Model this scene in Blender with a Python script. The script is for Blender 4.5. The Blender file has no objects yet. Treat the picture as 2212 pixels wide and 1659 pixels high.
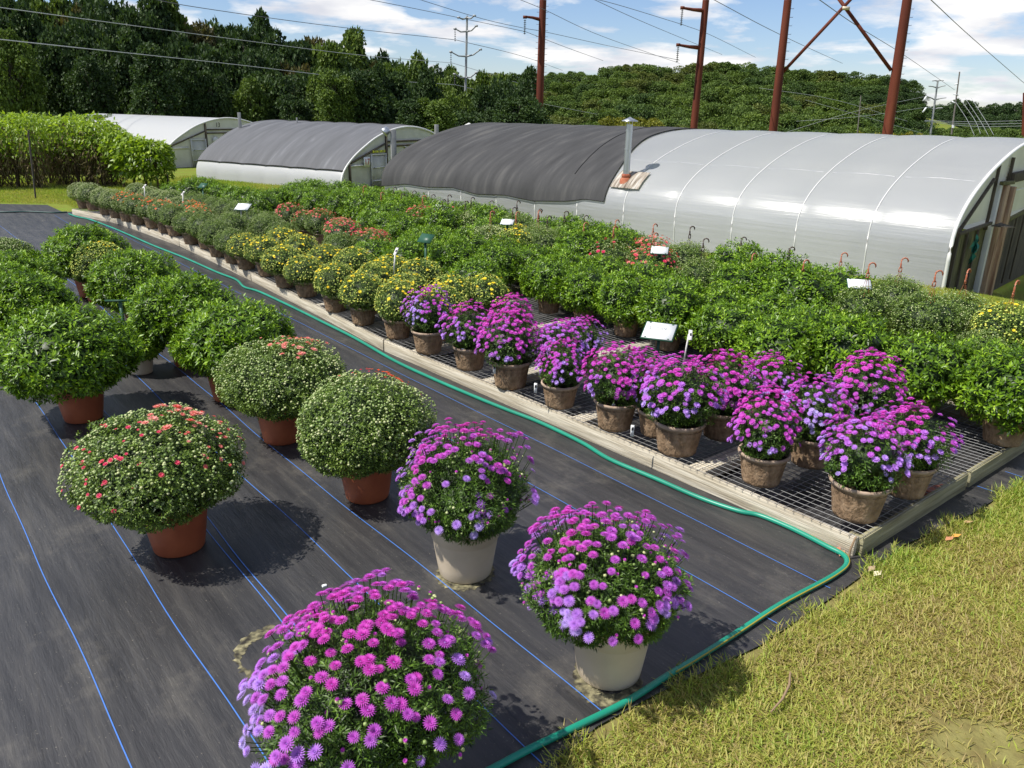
import bpy, math, random
import numpy as np
from mathutils import Vector, Matrix

# ------------------------------------------------------------------ camera
S = bpy.context.scene
COL = S.collection
F, PITCH, ROLL, CAMH = 1690.0, math.radians(19.5), math.radians(1.3), 2.6
W, HH = 2212.0, 1659.0
_fw = np.array([0, math.cos(PITCH), -math.sin(PITCH)])
_r = np.array([1.0, 0, 0])
_u = np.cross(_r, _fw)
RT = math.cos(ROLL) * _r + math.sin(ROLL) * _u
UP = -math.sin(ROLL) * _r + math.cos(ROLL) * _u
cam_d = bpy.data.cameras.new('camera')
cam = bpy.data.objects.new('camera', cam_d)
COL.objects.link(cam)
cam.matrix_world = Matrix(((RT[0], UP[0], -_fw[0], 0), (RT[1], UP[1], -_fw[1], 0), (RT[2], UP[2], -_fw[2], CAMH), (0, 0, 0, 1)))
cam_d.sensor_width = 36
cam_d.lens = 36 * F / W
cam_d.clip_start = 0.05
cam_d.clip_end = 3000
S.camera = cam

# ------------------------------------------------------------------ sky, sun, exposure
SUN_AZ = math.radians(198)      # the sun stands in this direction, seen from above
SUN_EL = math.radians(56)
sdir = Vector((math.cos(SUN_AZ) * math.cos(SUN_EL), math.sin(SUN_AZ) * math.cos(SUN_EL), math.sin(SUN_EL)))
sl = bpy.data.lights.new('sun', 'SUN')
sl.energy = 5.0
sl.angle = math.radians(0.5)
sl.color = (1.0, 0.955, 0.87)
so = bpy.data.objects.new('sun', sl)
COL.objects.link(so)
so.rotation_euler = (-sdir).to_track_quat('-Z', 'Y').to_euler()
wd = bpy.data.worlds.new('World')
S.world = wd
wd.use_nodes = True
nt = wd.node_tree
nt.nodes.clear()
N = nt.nodes.new
L = nt.links.new
out = N('ShaderNodeOutputWorld')
bg = N('ShaderNodeBackground')
sky = N('ShaderNodeTexSky')
sky.sky_type = 'NISHITA'
sky.sun_disc = False
sky.sun_elevation = SUN_EL
sky.sun_rotation = math.pi / 2 - SUN_AZ
sky.air_density = 1.0
sky.dust_density = 0.15
sky.ozone_density = 3.0
tc = N('ShaderNodeTexCoord')
sep = N('ShaderNodeSeparateXYZ')
L(tc.outputs['Generated'], sep.inputs[0])
# clouds: direction projected on a plane overhead so that they flatten to the horizon
zz = N('ShaderNodeMath'); zz.operation = 'MAXIMUM'; zz.inputs[1].default_value = 0.0
L(sep.outputs[2], zz.inputs[0])
za = N('ShaderNodeMath'); za.operation = 'ADD'; za.inputs[1].default_value = 0.16
L(zz.outputs[0], za.inputs[0])
dx = N('ShaderNodeMath'); dx.operation = 'DIVIDE'
dy = N('ShaderNodeMath'); dy.operation = 'DIVIDE'
L(sep.outputs[0], dx.inputs[0]); L(za.outputs[0], dx.inputs[1])
L(sep.outputs[1], dy.inputs[0]); L(za.outputs[0], dy.inputs[1])
cmb = N('ShaderNodeCombineXYZ')
L(dx.outputs[0], cmb.inputs[0]); L(dy.outputs[0], cmb.inputs[1])
cn = N('ShaderNodeTexNoise'); cn.inputs['Scale'].default_value = 1.5; cn.inputs['Detail'].default_value = 9; cn.inputs['Roughness'].default_value = 0.56; cn.inputs['Distortion'].default_value = 0.15
mp = N('ShaderNodeMapping'); mp.inputs['Location'].default_value = (3.1, 7.7, 0)
L(cmb.outputs[0], mp.inputs[0]); L(mp.outputs[0], cn.inputs['Vector'])
cr = N('ShaderNodeValToRGB')
cr.color_ramp.elements[0].position = 0.485; cr.color_ramp.elements[0].color = (0, 0, 0, 1)
cr.color_ramp.elements[1].position = 0.585; cr.color_ramp.elements[1].color = (1, 1, 1, 1)
L(cn.outputs['Fac'], cr.inputs[0])
cn2 = N('ShaderNodeTexNoise'); cn2.inputs['Scale'].default_value = 2.4; cn2.inputs['Detail'].default_value = 6
L(mp.outputs[0], cn2.inputs['Vector'])
cc = N('ShaderNodeValToRGB')
cc.color_ramp.elements[0].position = 0.36; cc.color_ramp.elements[0].color = (0.68, 0.70, 0.77, 1)
cc.color_ramp.elements[1].position = 0.6; cc.color_ramp.elements[1].color = (1.0, 0.99, 0.98, 1)
L(cn2.outputs['Fac'], cc.inputs[0])
csc = N('ShaderNodeVectorMath'); csc.operation = 'SCALE'; csc.inputs['Scale'].default_value = 11.5
L(cc.outputs[0], csc.inputs[0])
mx = N('ShaderNodeMix'); mx.data_type = 'RGBA'
tint = N('ShaderNodeMix'); tint.data_type = 'RGBA'; tint.blend_type = 'MULTIPLY'; tint.inputs['Factor'].default_value = 1.0
L(sky.outputs[0], tint.inputs['A']); tint.inputs['B'].default_value = (1.12, 1.17, 1.38, 1)
L(cr.outputs[0], mx.inputs['Factor']); L(tint.outputs['Result'], mx.inputs['A']); L(csc.outputs[0], mx.inputs['B'])
L(mx.outputs['Result'], bg.inputs['Color'])
bg.inputs['Strength'].default_value = 0.07
L(bg.outputs[0], out.inputs[0])
S.view_settings.view_transform = 'Standard'
S.view_settings.look = 'None'
S.view_settings.exposure = 0.42
S.view_settings.gamma = 1.0
S.render.engine = 'CYCLES'
S.cycles.max_bounces = 6
S.cycles.transparent_max_bounces = 6

# ------------------------------------------------------------------ where things stand (metres)
ZBENCH = 0.145
def ray(px, py):
    return (px - W / 2) / F * RT - (py - HH / 2) / F * UP + _fw
def gnd(px, py, z=0.0):
    d = ray(px, py); t = (z - CAMH) / d[2]
    return np.array([0, 0, CAMH]) + t * d
def atd(px, py, Y):
    d = ray(px, py)
    return np.array([0, 0, CAMH]) + d * (Y / d[1])
AU = math.radians(129.45)
UV = np.array([math.cos(AU), math.sin(AU)])
VV = np.array([math.sin(AU), -math.cos(AU)])
OO = np.array([2.1537, 4.246])
def uv(u, v, z=0.0):
    p = OO + u * UV + v * VV
    return Vector((p[0], p[1], z))
def touv(p):
    q = np.array([p[0], p[1]]) - OO
    return float(q @ UV), float(q @ VV)

HA = np.array([7.012, 12.597])            # near foot of the long white greenhouse
HANG = math.radians(136.44)
HD = np.array([math.cos(HANG), math.sin(HANG)])
HN = np.array([HD[1], -HD[0]])

def smooth(a, b, x):
    t = np.clip((x - a) / (b - a), 0, 1)
    return t * t * (3 - 2 * t)
def terrain(x, y):
    x = np.asarray(x, float); y = np.asarray(y, float)
    s = (x - HA[0]) * HD[0] + (y - HA[1]) * HD[1]
    w = (x - HA[0]) * HN[0] + (y - HA[1]) * HN[1]
    z = -0.215 * np.clip(w, 0, 3.5) * (1 - smooth(0.0, 1.5, s)) * (1 - smooth(14, 40, y)) * smooth(-8, -3.5, s)
    z = z - 8.0 * smooth(42, 64, y) + 11.5 * smooth(92, 158, y) * smooth(-35, 15, x) * (1 - smooth(72, 92, x)) * (1 - smooth(175, 230, y))
    z = z + 0.06 * np.sin(x * 0.21 + 1) * np.cos(y * 0.17) * smooth(22, 40, y)
    return z - 0.02

# ------------------------------------------------------------------ object helpers
def tag(o, label=None, cat=None, group=None, kind=None):
    if label: o['label'] = label
    if cat: o['category'] = cat
    if group: o['group'] = group
    if kind: o['kind'] = kind
    return o
def link(name, data, parent=None):
    o = bpy.data.objects.new(name, data)
    COL.objects.link(o)
    if parent: o.parent = parent
    return o
def thing(name, loc, rz, label, cat, group=None):
    o = link(name, None)
    o.location = loc; o.rotation_euler = (0, 0, rz)
    o.empty_display_size = 0.1
    return tag(o, label, cat, group)

class MB:
    """collects shapes with numpy; builds ONE mesh"""
    def __init__(s):
        s.v = []; s.q = []; s.t = []; s.n = 0; s.qr = []; s.tr = []; s.qm = []; s.tm = []
    def add(s, v, q=None, t=None, r=0.5, m=0):
        v = np.asarray(v, float).reshape(-1, 3)
        s.v.append(v)
        if q is not None and len(q):
            q = np.asarray(q, int).reshape(-1, 4); s.q.append(q + s.n)
            s.qr.append(np.broadcast_to(r, (len(q),)).astype(float)); s.qm.append(np.full(len(q), m))
        if t is not None and len(t):
            t = np.asarray(t, int).reshape(-1, 3); s.t.append(t + s.n)
            s.tr.append(np.broadcast_to(r, (len(t),)).astype(float)); s.tm.append(np.full(len(t), m))
        s.n += len(v)
        return s
    def box(s, c, d, rz=0.0, r=0.5, m=0, rx=0.0, ry=0.0):
        d = np.asarray(d, float) / 2
        p = np.array([[x, y, z] for x in (-1, 1) for y in (-1, 1) for z in (-1, 1)]) * d
        R = np.array(Matrix.Rotation(rz, 3, 'Z') @ Matrix.Rotation(ry, 3, 'Y') @ Matrix.Rotation(rx, 3, 'X'))
        p = p @ R.T + np.asarray(c, float)
        return s.add(p, q=[(0, 1, 3, 2), (4, 6, 7, 5), (0, 4, 5, 1), (2, 3, 7, 6), (0, 2, 6, 4), (1, 5, 7, 3)], r=r, m=m)
    def beam(s, a, b, w, h, r=0.5, m=0):
        a = Vector(a); b = Vector(b); d = (b - a); ln = d.length; d.normalize()
        side = d.cross(Vector((0, 0, 1)))
        if side.length < 1e-3: side = Vector((1, 0, 0))
        side.normalize(); up = side.cross(d)
        p = [a + side * (x * w / 2) + up * (z * h / 2) + d * (y * ln) for x in (-1, 1) for y in (0, 1) for z in (-1, 1)]
        return s.add([tuple(k) for k in p], q=[(0, 1, 3, 2), (4, 6, 7, 5), (0, 4, 5, 1), (2, 3, 7, 6), (0, 2, 6, 4), (1, 5, 7, 3)], r=r, m=m)
    def tube(s, pts, rad, n=8, r=0.5, m=0, cap=True):
        P = np.asarray([tuple(p) for p in pts], float); k = len(P)
        rad = np.broadcast_to(rad, (k,))
        T = np.gradient(P, axis=0); T /= np.linalg.norm(T, axis=1)[:, None] + 1e-12
        ref = np.array([0, 0, 1.0]) if abs(T[:, 2]).mean() < 0.9 else np.array([1.0, 0, 0])
        A = np.cross(T, ref); A /= np.linalg.norm(A, axis=1)[:, None] + 1e-12
        B = np.cross(A, T)
        an = np.linspace(0, 2 * math.pi, n, endpoint=False)
        v = P[:, None] + rad[:, None, None] * (np.cos(an)[None, :, None] * A[:, None] + np.sin(an)[None, :, None] * B[:, None])
        i = np.arange(k - 1)[:, None] * n; j = np.arange(n)[None]; j2 = (j + 1) % n
        q = np.stack([i + j, i + n + j, i + n + j2, i + j2], -1).reshape(-1, 4)
        s.add(v, q=q, r=r, m=m)
        if cap:
            for e, fl in ((0, 0), (k - 1, 1)):
                c = np.vstack([v[e], P[e][None]]); jj = np.arange(n)
                t = np.stack([jj, (jj + 1) % n, np.full(n, n)], -1)
                s.add(c, t=t if fl == 0 else t[:, ::-1], r=r, m=m)
        return s
    def lathe(s, prof, n=32, r=0.5, m=0, c=(0, 0, 0), wob=0.0, rng=None):
        prof = np.asarray(prof, float); k = len(prof)
        an = np.linspace(0, 2 * math.pi, n, endpoint=False)
        v = np.stack([prof[:, 0:1] * np.cos(an), prof[:, 0:1] * np.sin(an), np.repeat(prof[:, 1:2], n, 1)], -1)
        if wob and rng is not None:
            v[..., 2] += wob * rng.normal(size=(k, n)) * (prof[:, 0:1] > 0.01)
            v[..., :2] *= 1 + wob * 3 * rng.normal(size=(k, n, 1))
        i = np.arange(k - 1)[:, None] * n; j = np.arange(n)[None]; j2 = (j + 1) % n
        q = np.stack([i + j, i + j2, i + n + j2, i + n + j], -1).reshape(-1, 4)
        return s.add(v.reshape(-1, 3) + np.asarray(c), q=q, r=r, m=m)
    def leaves(s, P, D, NRM, Ln, Wd, r, m=0, bend=-0.08, fold=0.16, wide=0.45):
        """pointed leaves folded along the midrib: two quads each"""
        D = D / (np.linalg.norm(D, axis=1)[:, None] + 1e-9)
        SD = np.cross(D, NRM); SD /= np.linalg.norm(SD, axis=1)[:, None] + 1e-9
        NN = np.cross(SD, D)
        n = len(P)
        Ln = np.broadcast_to(Ln, (n,)); Wd = np.broadcast_to(Wd, (n,))
        tpl = np.array([(0, 0, 0), (-0.5, wide, fold), (0.5, wide, fold), (0, wide, 0), (0, 1, bend)])
        V = P[:, None] + tpl[None, :, 1, None] * Ln[:, None, None] * D[:, None] + tpl[None, :, 0, None] * Wd[:, None, None] * SD[:, None] \
            + (tpl[None, :, 2, None] * np.where(tpl[None, :, 2, None] > 0, Wd[:, None, None], Ln[:, None, None])) * NN[:, None]
        b = np.arange(n)[:, None] * 5
        q = np.concatenate([b + np.array([[0, 3, 4, 1]]), b + np.array([[0, 2, 4, 3]])])
        return s.add(V, q=q, r=np.concatenate([np.broadcast_to(r, (n,))] * 2), m=m)
    def inst(s, tv, tq, tt, P, NRM, sc, r, m=0, rng=None, flat=1.0):
        """copies of a template along normals"""
        n = len(P)
        Z = NRM / (np.linalg.norm(NRM, axis=1)[:, None] + 1e-9)
        rr = rng.normal(size=(n, 3)); X = np.cross(rr, Z); X /= np.linalg.norm(X, axis=1)[:, None] + 1e-9
        Y = np.cross(Z, X)
        tv = np.asarray(tv, float); k = len(tv)
        sc = np.broadcast_to(sc, (n,))
        V = P[:, None] + sc[:, None, None] * (tv[None, :, 0, None] * X[:, None] + tv[None, :, 1, None] * Y[:, None] + flat * tv[None, :, 2, None] * Z[:, None])
        b = np.arange(n)[:, None, None] * k
        r = np.broadcast_to(r, (n,))
        q = (b + np.asarray(tq, int)[None]).reshape(-1, 4) if tq is not None and len(tq) else None
        t = (b + np.asarray(tt, int)[None]).reshape(-1, 3) if tt is not None and len(tt) else None
        s.v.append(V.reshape(-1, 3))
        if q is not None:
            s.q.append(q + s.n); s.qr.append(np.repeat(r, len(tq))); s.qm.append(np.full(len(q), m))
        if t is not None:
            s.t.append(t + s.n); s.tr.append(np.repeat(r, len(tt))); s.tm.append(np.full(len(t), m))
        s.n += n * k
        return s
    def mesh(s, name, mats, smooth_=False):
        v = np.concatenate(s.v) if s.v else np.zeros((0, 3))
        q = np.concatenate(s.q) if s.q else np.zeros((0, 4), int)
        t = np.concatenate(s.t) if s.t else np.zeros((0, 3), int)
        me = bpy.data.meshes.new(name)
        me.vertices.add(len(v)); me.vertices.foreach_set('co', v.ravel())
        nl = len(q) * 4 + len(t) * 3
        me.loops.add(nl)
        me.loops.foreach_set('vertex_index', np.concatenate([q.ravel(), t.ravel()]).astype(np.int32))
        me.polygons.add(len(q) + len(t))
        me.polygons.foreach_set('loop_start', np.concatenate([np.arange(len(q)) * 4, len(q) * 4 + np.arange(len(t)) * 3]).astype(np.int32))
        if not isinstance(mats, (list, tuple)): mats = [mats]
        for m in mats: me.materials.append(m)
        mi = np.concatenate(s.qm + s.tm) if (s.qm or s.tm) else np.zeros(0)
        # order: quads then tris
        mi = np.concatenate([np.concatenate(s.qm) if s.qm else np.zeros(0), np.concatenate(s.tm) if s.tm else np.zeros(0)])
        rr = np.concatenate([np.concatenate(s.qr) if s.qr else np.zeros(0), np.concatenate(s.tr) if s.tr else np.zeros(0)])
        me.polygons.foreach_set('material_index', mi.astype(np.int32))
        if smooth_: me.polygons.foreach_set('use_smooth', np.ones(len(mi), bool))
        me.update(calc_edges=True)
        a = me.attributes.new('rnd', 'FLOAT', 'FACE')
        a.data.foreach_set('value', rr.astype(np.float32))
        return me
    def build(s, name, mats, parent=None, smooth_=False):
        return link(name, s.mesh(name, mats, smooth_), parent)

def bevel(o, w=0.004, seg=2):
    m = o.modifiers.new('bevel', 'BEVEL'); m.width = w; m.segments = seg; m.limit_method = 'ANGLE'
    return o

# ------------------------------------------------------------------ materials
MAT = {}
def mat(name, col=(0.5, 0.5, 0.5), rough=0.6, metal=0.0, spec=0.5, ramp=None, rsrc='attr', scale=5.0, stretch=(1, 1, 1),
        detail=5, bump=0.0, bscale=None, bstretch=None, trans=0.0, tcol=None, coat=0.0, sheen=0.0, rot=0.0, attr_mix=None, nrough=0.55):
    """ramp: list of (pos, colour); rsrc 'attr' = the face's own random number, 'noise' = object-space noise"""
    m = bpy.data.materials.new(name); m.use_nodes = True
    nt = m.node_tree; N = nt.nodes.new; L = nt.links.new
    b = nt.nodes['Principled BSDF']; o = nt.nodes['Material Output']
    b.inputs['Base Color'].default_value = (*col, 1)
    b.inputs['Roughness'].default_value = rough
    b.inputs['Metallic'].default_value = metal
    b.inputs['Specular IOR Level'].default_value = spec
    if coat: b.inputs['Coat Weight'].default_value = coat
    tcn = N('ShaderNodeTexCoord')
    colsock = None
    def noise(sc, st, det=detail):
        mpn = N('ShaderNodeMapping'); mpn.inputs['Scale'].default_value = st; mpn.inputs['Rotation'].default_value = (0, 0, rot)
        L(tcn.outputs['Object'], mpn.inputs[0])
        n = N('ShaderNodeTexNoise'); n.inputs['Scale'].default_value = sc; n.inputs['Detail'].default_value = det; n.inputs['Roughness'].default_value = nrough
        L(mpn.outputs[0], n.inputs['Vector'])
        return n
    if ramp:
        r = N('ShaderNodeValToRGB'); els = r.color_ramp.elements
        while len(els) < len(ramp): els.new(0.5)
        for e, (p, c) in zip(els, ramp): e.position = p; e.color = (*c, 1)
        if rsrc == 'attr':
            a = N('ShaderNodeAttribute'); a.attribute_name = 'rnd'; L(a.outputs['Fac'], r.inputs[0])
        else:
            n = noise(scale, stretch); L(n.outputs['Fac'], r.inputs[0])
        colsock = r.outputs[0]
        L(colsock, b.inputs['Base Color'])
    if bump:
        n2 = noise(bscale or scale, bstretch or stretch)
        bp = N('ShaderNodeBump'); bp.inputs['Strength'].default_value = bump; bp.inputs['Distance'].default_value = 0.02
        L(n2.outputs['Fac'], bp.inputs['Height']); L(bp.outputs[0], b.inputs['Normal'])
    if trans:
        t = N('ShaderNodeBsdfTranslucent'); mxs = N('ShaderNodeMixShader'); mxs.inputs[0].default_value = trans
        if tcol: t.inputs['Color'].default_value = (*tcol, 1)
        elif colsock:
            g = N('ShaderNodeMix'); g.data_type = 'RGBA'; g.blend_type = 'MULTIPLY'; g.inputs['Factor'].default_value = 1
            L(colsock, g.inputs['A']); g.inputs['B'].default_value = (1.5, 1.5, 0.8, 1); L(g.outputs['Result'], t.inputs['Color'])
        L(b.outputs[0], mxs.inputs[1]); L(t.outputs[0], mxs.inputs[2]); L(mxs.outputs[0], o.inputs['Surface'])
    MAT[name] = m
    return m

# leaves and flowers: the ramp runs over each leaf's own number
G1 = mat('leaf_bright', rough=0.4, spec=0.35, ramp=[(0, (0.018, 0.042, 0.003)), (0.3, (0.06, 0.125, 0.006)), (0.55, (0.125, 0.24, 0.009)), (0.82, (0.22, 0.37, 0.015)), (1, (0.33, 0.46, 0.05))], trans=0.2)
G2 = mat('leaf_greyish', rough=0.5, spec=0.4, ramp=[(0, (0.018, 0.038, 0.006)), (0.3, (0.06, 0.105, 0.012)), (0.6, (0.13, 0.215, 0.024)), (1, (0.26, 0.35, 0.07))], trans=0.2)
G3 = mat('leaf_narrow', rough=0.45, spec=0.35, ramp=[(0, (0.010, 0.026, 0.004)), (0.4, (0.04, 0.09, 0.008)), (1, (0.14, 0.26, 0.03))], trans=0.15)
BUD = mat('bud', rough=0.5, ramp=[(0, (0.14, 0.23, 0.05)), (0.6, (0.30, 0.38, 0.13)), (1, (0.52, 0.54, 0.28))], trans=0.1)
BUDY = mat('bud_yellow_green', rough=0.5, ramp=[(0, (0.26, 0.36, 0.05)), (0.55, (0.45, 0.52, 0.11)), (1, (0.68, 0.66, 0.10))], trans=0.1)
PY = mat('petal_yellow', rough=0.6, ramp=[(0, (0.80, 0.58, 0.01)), (1, (0.9, 0.76, 0.04))], trans=0.25)
PO = mat('petal_orange', rough=0.6, ramp=[(0, (0.75, 0.09, 0.02)), (1, (0.85, 0.25, 0.10))], trans=0.25)
PC = mat('petal_coral', rough=0.6, ramp=[(0, (0.62, 0.03, 0.12)), (0.35, (0.60, 0.09, 0.08)), (0.7, (0.66, 0.19, 0.16)), (1, (0.70, 0.29, 0.25))], trans=0.25)
PR = mat('petal_crimson', rough=0.6, ramp=[(0, (0.35, 0.005, 0.03)), (1, (0.65, 0.03, 0.12))], trans=0.25)
PA = mat('petal_aster', rough=0.65, ramp=[(0, (0.48, 0.40, 0.84)), (0.4, (0.42, 0.20, 0.72)), (0.62, (0.45, 0.085, 0.56)), (1, (0.52, 0.045, 0.46))], trans=0.3)
STEM = mat('stem', (0.09, 0.13, 0.03), 0.6)

TERRA = mat('terracotta_plastic', rough=0.5, ramp=[(0.3, (0.27, 0.066, 0.026)), (0.7, (0.36, 0.098, 0.038))], rsrc='noise', scale=9, bump=0.05)
CREAM = mat('cream_plastic', rough=0.42, ramp=[(0.3, (0.50, 0.42, 0.31)), (0.7, (0.58, 0.49, 0.37))], rsrc='noise', scale=6, bump=0.03)
PULP = mat('pressed_fibre', rough=0.95, spec=0.1, ramp=[(0.3, (0.15, 0.10, 0.062)), (0.5, (0.27, 0.185, 0.115)), (0.72, (0.37, 0.265, 0.175))], rsrc='noise', scale=22, stretch=(1, 1, 0.7), bump=1.0, bscale=38)
PULPRIM = mat('fibre_rim', rough=0.9, spec=0.1, ramp=[(0.3, (0.30, 0.22, 0.16)), (0.7, (0.45, 0.35, 0.27))], rsrc='noise', scale=20, bump=0.4)
SOIL = mat('soil', rough=1.0, spec=0.1, ramp=[(0.3, (0.012, 0.009, 0.006)), (0.7, (0.05, 0.035, 0.022))], rsrc='noise', scale=60, bump=1.0)
HOOK = mat('hanger_dark', (0.045, 0.022, 0.015), 0.35)
HOOKB = mat('hanger_brown', (0.33, 0.10, 0.045), 0.4)

# ------------------------------------------------------------------ potted plants
def petals(rings):
    v = []; q = []
    for n, r0, r1, el, wd, z0, off in rings:
        for i in range(n):
            a = 2 * math.pi * (i + off) / n
            c, s = math.cos(a), math.sin(a)
            ce, se = math.cos(el), math.sin(el)
            b = len(v)
            for rad, side, up in ((r0, 0, 0), ((r0 + r1) * 0.62, wd, 0.0), (r1, 0, -0.05), ((r0 + r1) * 0.62, -wd, 0.0)):
                v.append((c * rad * ce - s * side, s * rad * ce + c * side, z0 + rad * se + up))
            q.append((b, b + 1, b + 2, b + 3))
    return np.array(v), np.array(q)
ASTER_HI = petals([(18, 0.1, 1.0, 0.12, 0.085, 0, 0), (16, 0.05, 0.85, 0.42, 0.085, 0.02, 0.5), (12, 0.0, 0.62, 0.75, 0.08, 0.04, 0.2), (8, 0, 0.4, 1.15, 0.07, 0.06, 0)])
ASTER_LO = petals([(11, 0.0, 1.0, 0.15, 0.19, 0, 0), (8, 0.0, 0.75, 0.6, 0.19, 0.05, 0.5)])
DAISY = petals([(10, 0.0, 1.0, 0.25, 0.2, 0, 0), (7, 0, 0.65, 0.7, 0.18, 0.03, 0.5)])
BV = np.array([(1, 0, 0), (0, 1, 0), (-1, 0, 0), (0, -1, 0), (0, 0, 1.0), (0, 0, -0.8), (0.62, 0.62, 0.55), (-0.62, 0.62, 0.55), (-0.62, -0.62, 0.55), (0.62, -0.62, 0.55)], float)
BT = [(4, 6, 7), (4, 7, 8), (4, 8, 9), (4, 9, 6), (0, 1, 6), (1, 2, 7), (2, 3, 8), (3, 0, 9), (6, 1, 7), (7, 2, 8), (8, 3, 9), (9, 0, 6), (1, 0, 5), (2, 1, 5), (3, 2, 5), (0, 3, 5)]

def dome(rng, n, R, zb, zt, zc=None, low=-0.8, lump=0.05, ph=None):
    """points and outward normals over a domed crown"""
    if zc is None: zc = zb + (zt - zb) * 0.42
    dz = rng.uniform(low, 1, n); a = rng.uniform(0, 2 * math.pi, n)
    h = np.sqrt(np.clip(1 - dz * dz, 0, 1))
    d = np.stack([h * np.cos(a), h * np.sin(a), dz], 1)
    if ph is None: ph = rng.uniform(0, 6, 4)
    k = 1 + lump * (np.sin(3 * a + ph[0]) * h + np.sin(5 * a + 4 * dz + ph[1]) * 0.8 + np.sin(9 * a - 7 * dz + ph[2]) * 0.5 + np.sin(7 * dz + ph[3]) * 0.4)
    up = np.where(dz > 0, zt - zc, zc - zb)
    P = np.stack([R * d[:, 0] * k, R * d[:, 1] * k, zc + up * d[:, 2] * k], 1)
    Nn = np.stack([d[:, 0] / R, d[:, 1] / R, d[:, 2] / up], 1)
    Nn /= np.linalg.norm(Nn, axis=1)[:, None]
    return P, Nn, d

def rosettes(mb, rng, P, Nn, k, Ln, Wd, up=0.45, el=(0.1, 1.0), jit=0.3, r=None, wide=0.45):
    n = len(P)
    A = Nn + np.array([0, 0, up]) + rng.normal(size=(n, 3)) * jit
    A /= np.linalg.norm(A, axis=1)[:, None]
    X = np.cross(A, rng.normal(size=(n, 3))); X /= np.linalg.norm(X, axis=1)[:, None]; Y = np.cross(A, X)
    idx = np.repeat(np.arange(n), k)
    j = np.tile(np.arange(k), n)
    az = j * 2.4 + rng.normal(size=n * k) * 0.3
    e = el[0] + (el[1] - el[0]) * (j / max(1, k - 1)) + rng.normal(size=n * k) * 0.15
    D = (np.cos(e) * np.cos(az))[:, None] * X[idx] + (np.cos(e) * np.sin(az))[:, None] * Y[idx] + np.sin(e)[:, None] * A[idx]
    sz = (1 - 0.45 * j / max(1, k - 1)) * rng.uniform(0.75, 1.2, n * k)
    base = P[idx] - A[idx] * (Ln * 0.55 * (1 - j / k))[:, None] + D * Ln * 0.1
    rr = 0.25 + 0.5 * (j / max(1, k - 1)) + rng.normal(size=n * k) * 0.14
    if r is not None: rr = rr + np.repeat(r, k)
    mb.leaves(base, D, A[idx], Ln * sz, Wd * sz, np.clip(rr, 0, 1), wide=wide)

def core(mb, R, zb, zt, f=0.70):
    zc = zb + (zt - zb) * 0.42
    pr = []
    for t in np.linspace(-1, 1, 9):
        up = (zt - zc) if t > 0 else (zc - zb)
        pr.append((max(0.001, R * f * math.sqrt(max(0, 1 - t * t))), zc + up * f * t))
    mb.lathe(pr, n=20, r=0.0)  # darkest leaf tone: the deep shade between rosettes painted as colour

def leafy(seed, R, zb, zt, ns, leafL, k=7, mt=None, stems=True, asp=0.36, low=-0.88, lump=0.075):
    rng = np.random.default_rng(seed); mb = MB()
    ph = rng.uniform(0, 6, 4)
    P, Nn, d = dome(rng, ns, R, zb, zt, low=low, lump=lump, ph=ph)
    P = P * (1 - np.abs(rng.normal(size=(ns, 1))) * 0.06 + rng.normal(size=(ns, 1)) * 0.022)
    patch = rng.normal(size=ns) * 0.10 + 0.14 * np.sin(P[:, 0] * 17 + seed) * np.sin(P[:, 1] * 15 + P[:, 2] * 11)
    rosettes(mb, rng, P, Nn, k, leafL, leafL * asp, r=patch)
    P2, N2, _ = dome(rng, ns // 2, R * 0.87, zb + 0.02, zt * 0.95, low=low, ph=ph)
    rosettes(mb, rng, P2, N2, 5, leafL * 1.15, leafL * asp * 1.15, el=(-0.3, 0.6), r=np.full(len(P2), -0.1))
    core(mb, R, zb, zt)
    return mb

def stalks(mb, rng, P, zb, n, rad=0.0022):
    sel = rng.permutation(len(P))[:n]
    for i in sel:
        p = P[i]
        a = np.array([p[0] * 0.18, p[1] * 0.18, zb - 0.02])
        mid = (a + p) / 2 + np.array([p[0] * 0.12, p[1] * 0.12, -0.01])
        mb.tube([a, mid, p], rad, n=3, r=0.3, cap=False)

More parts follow.
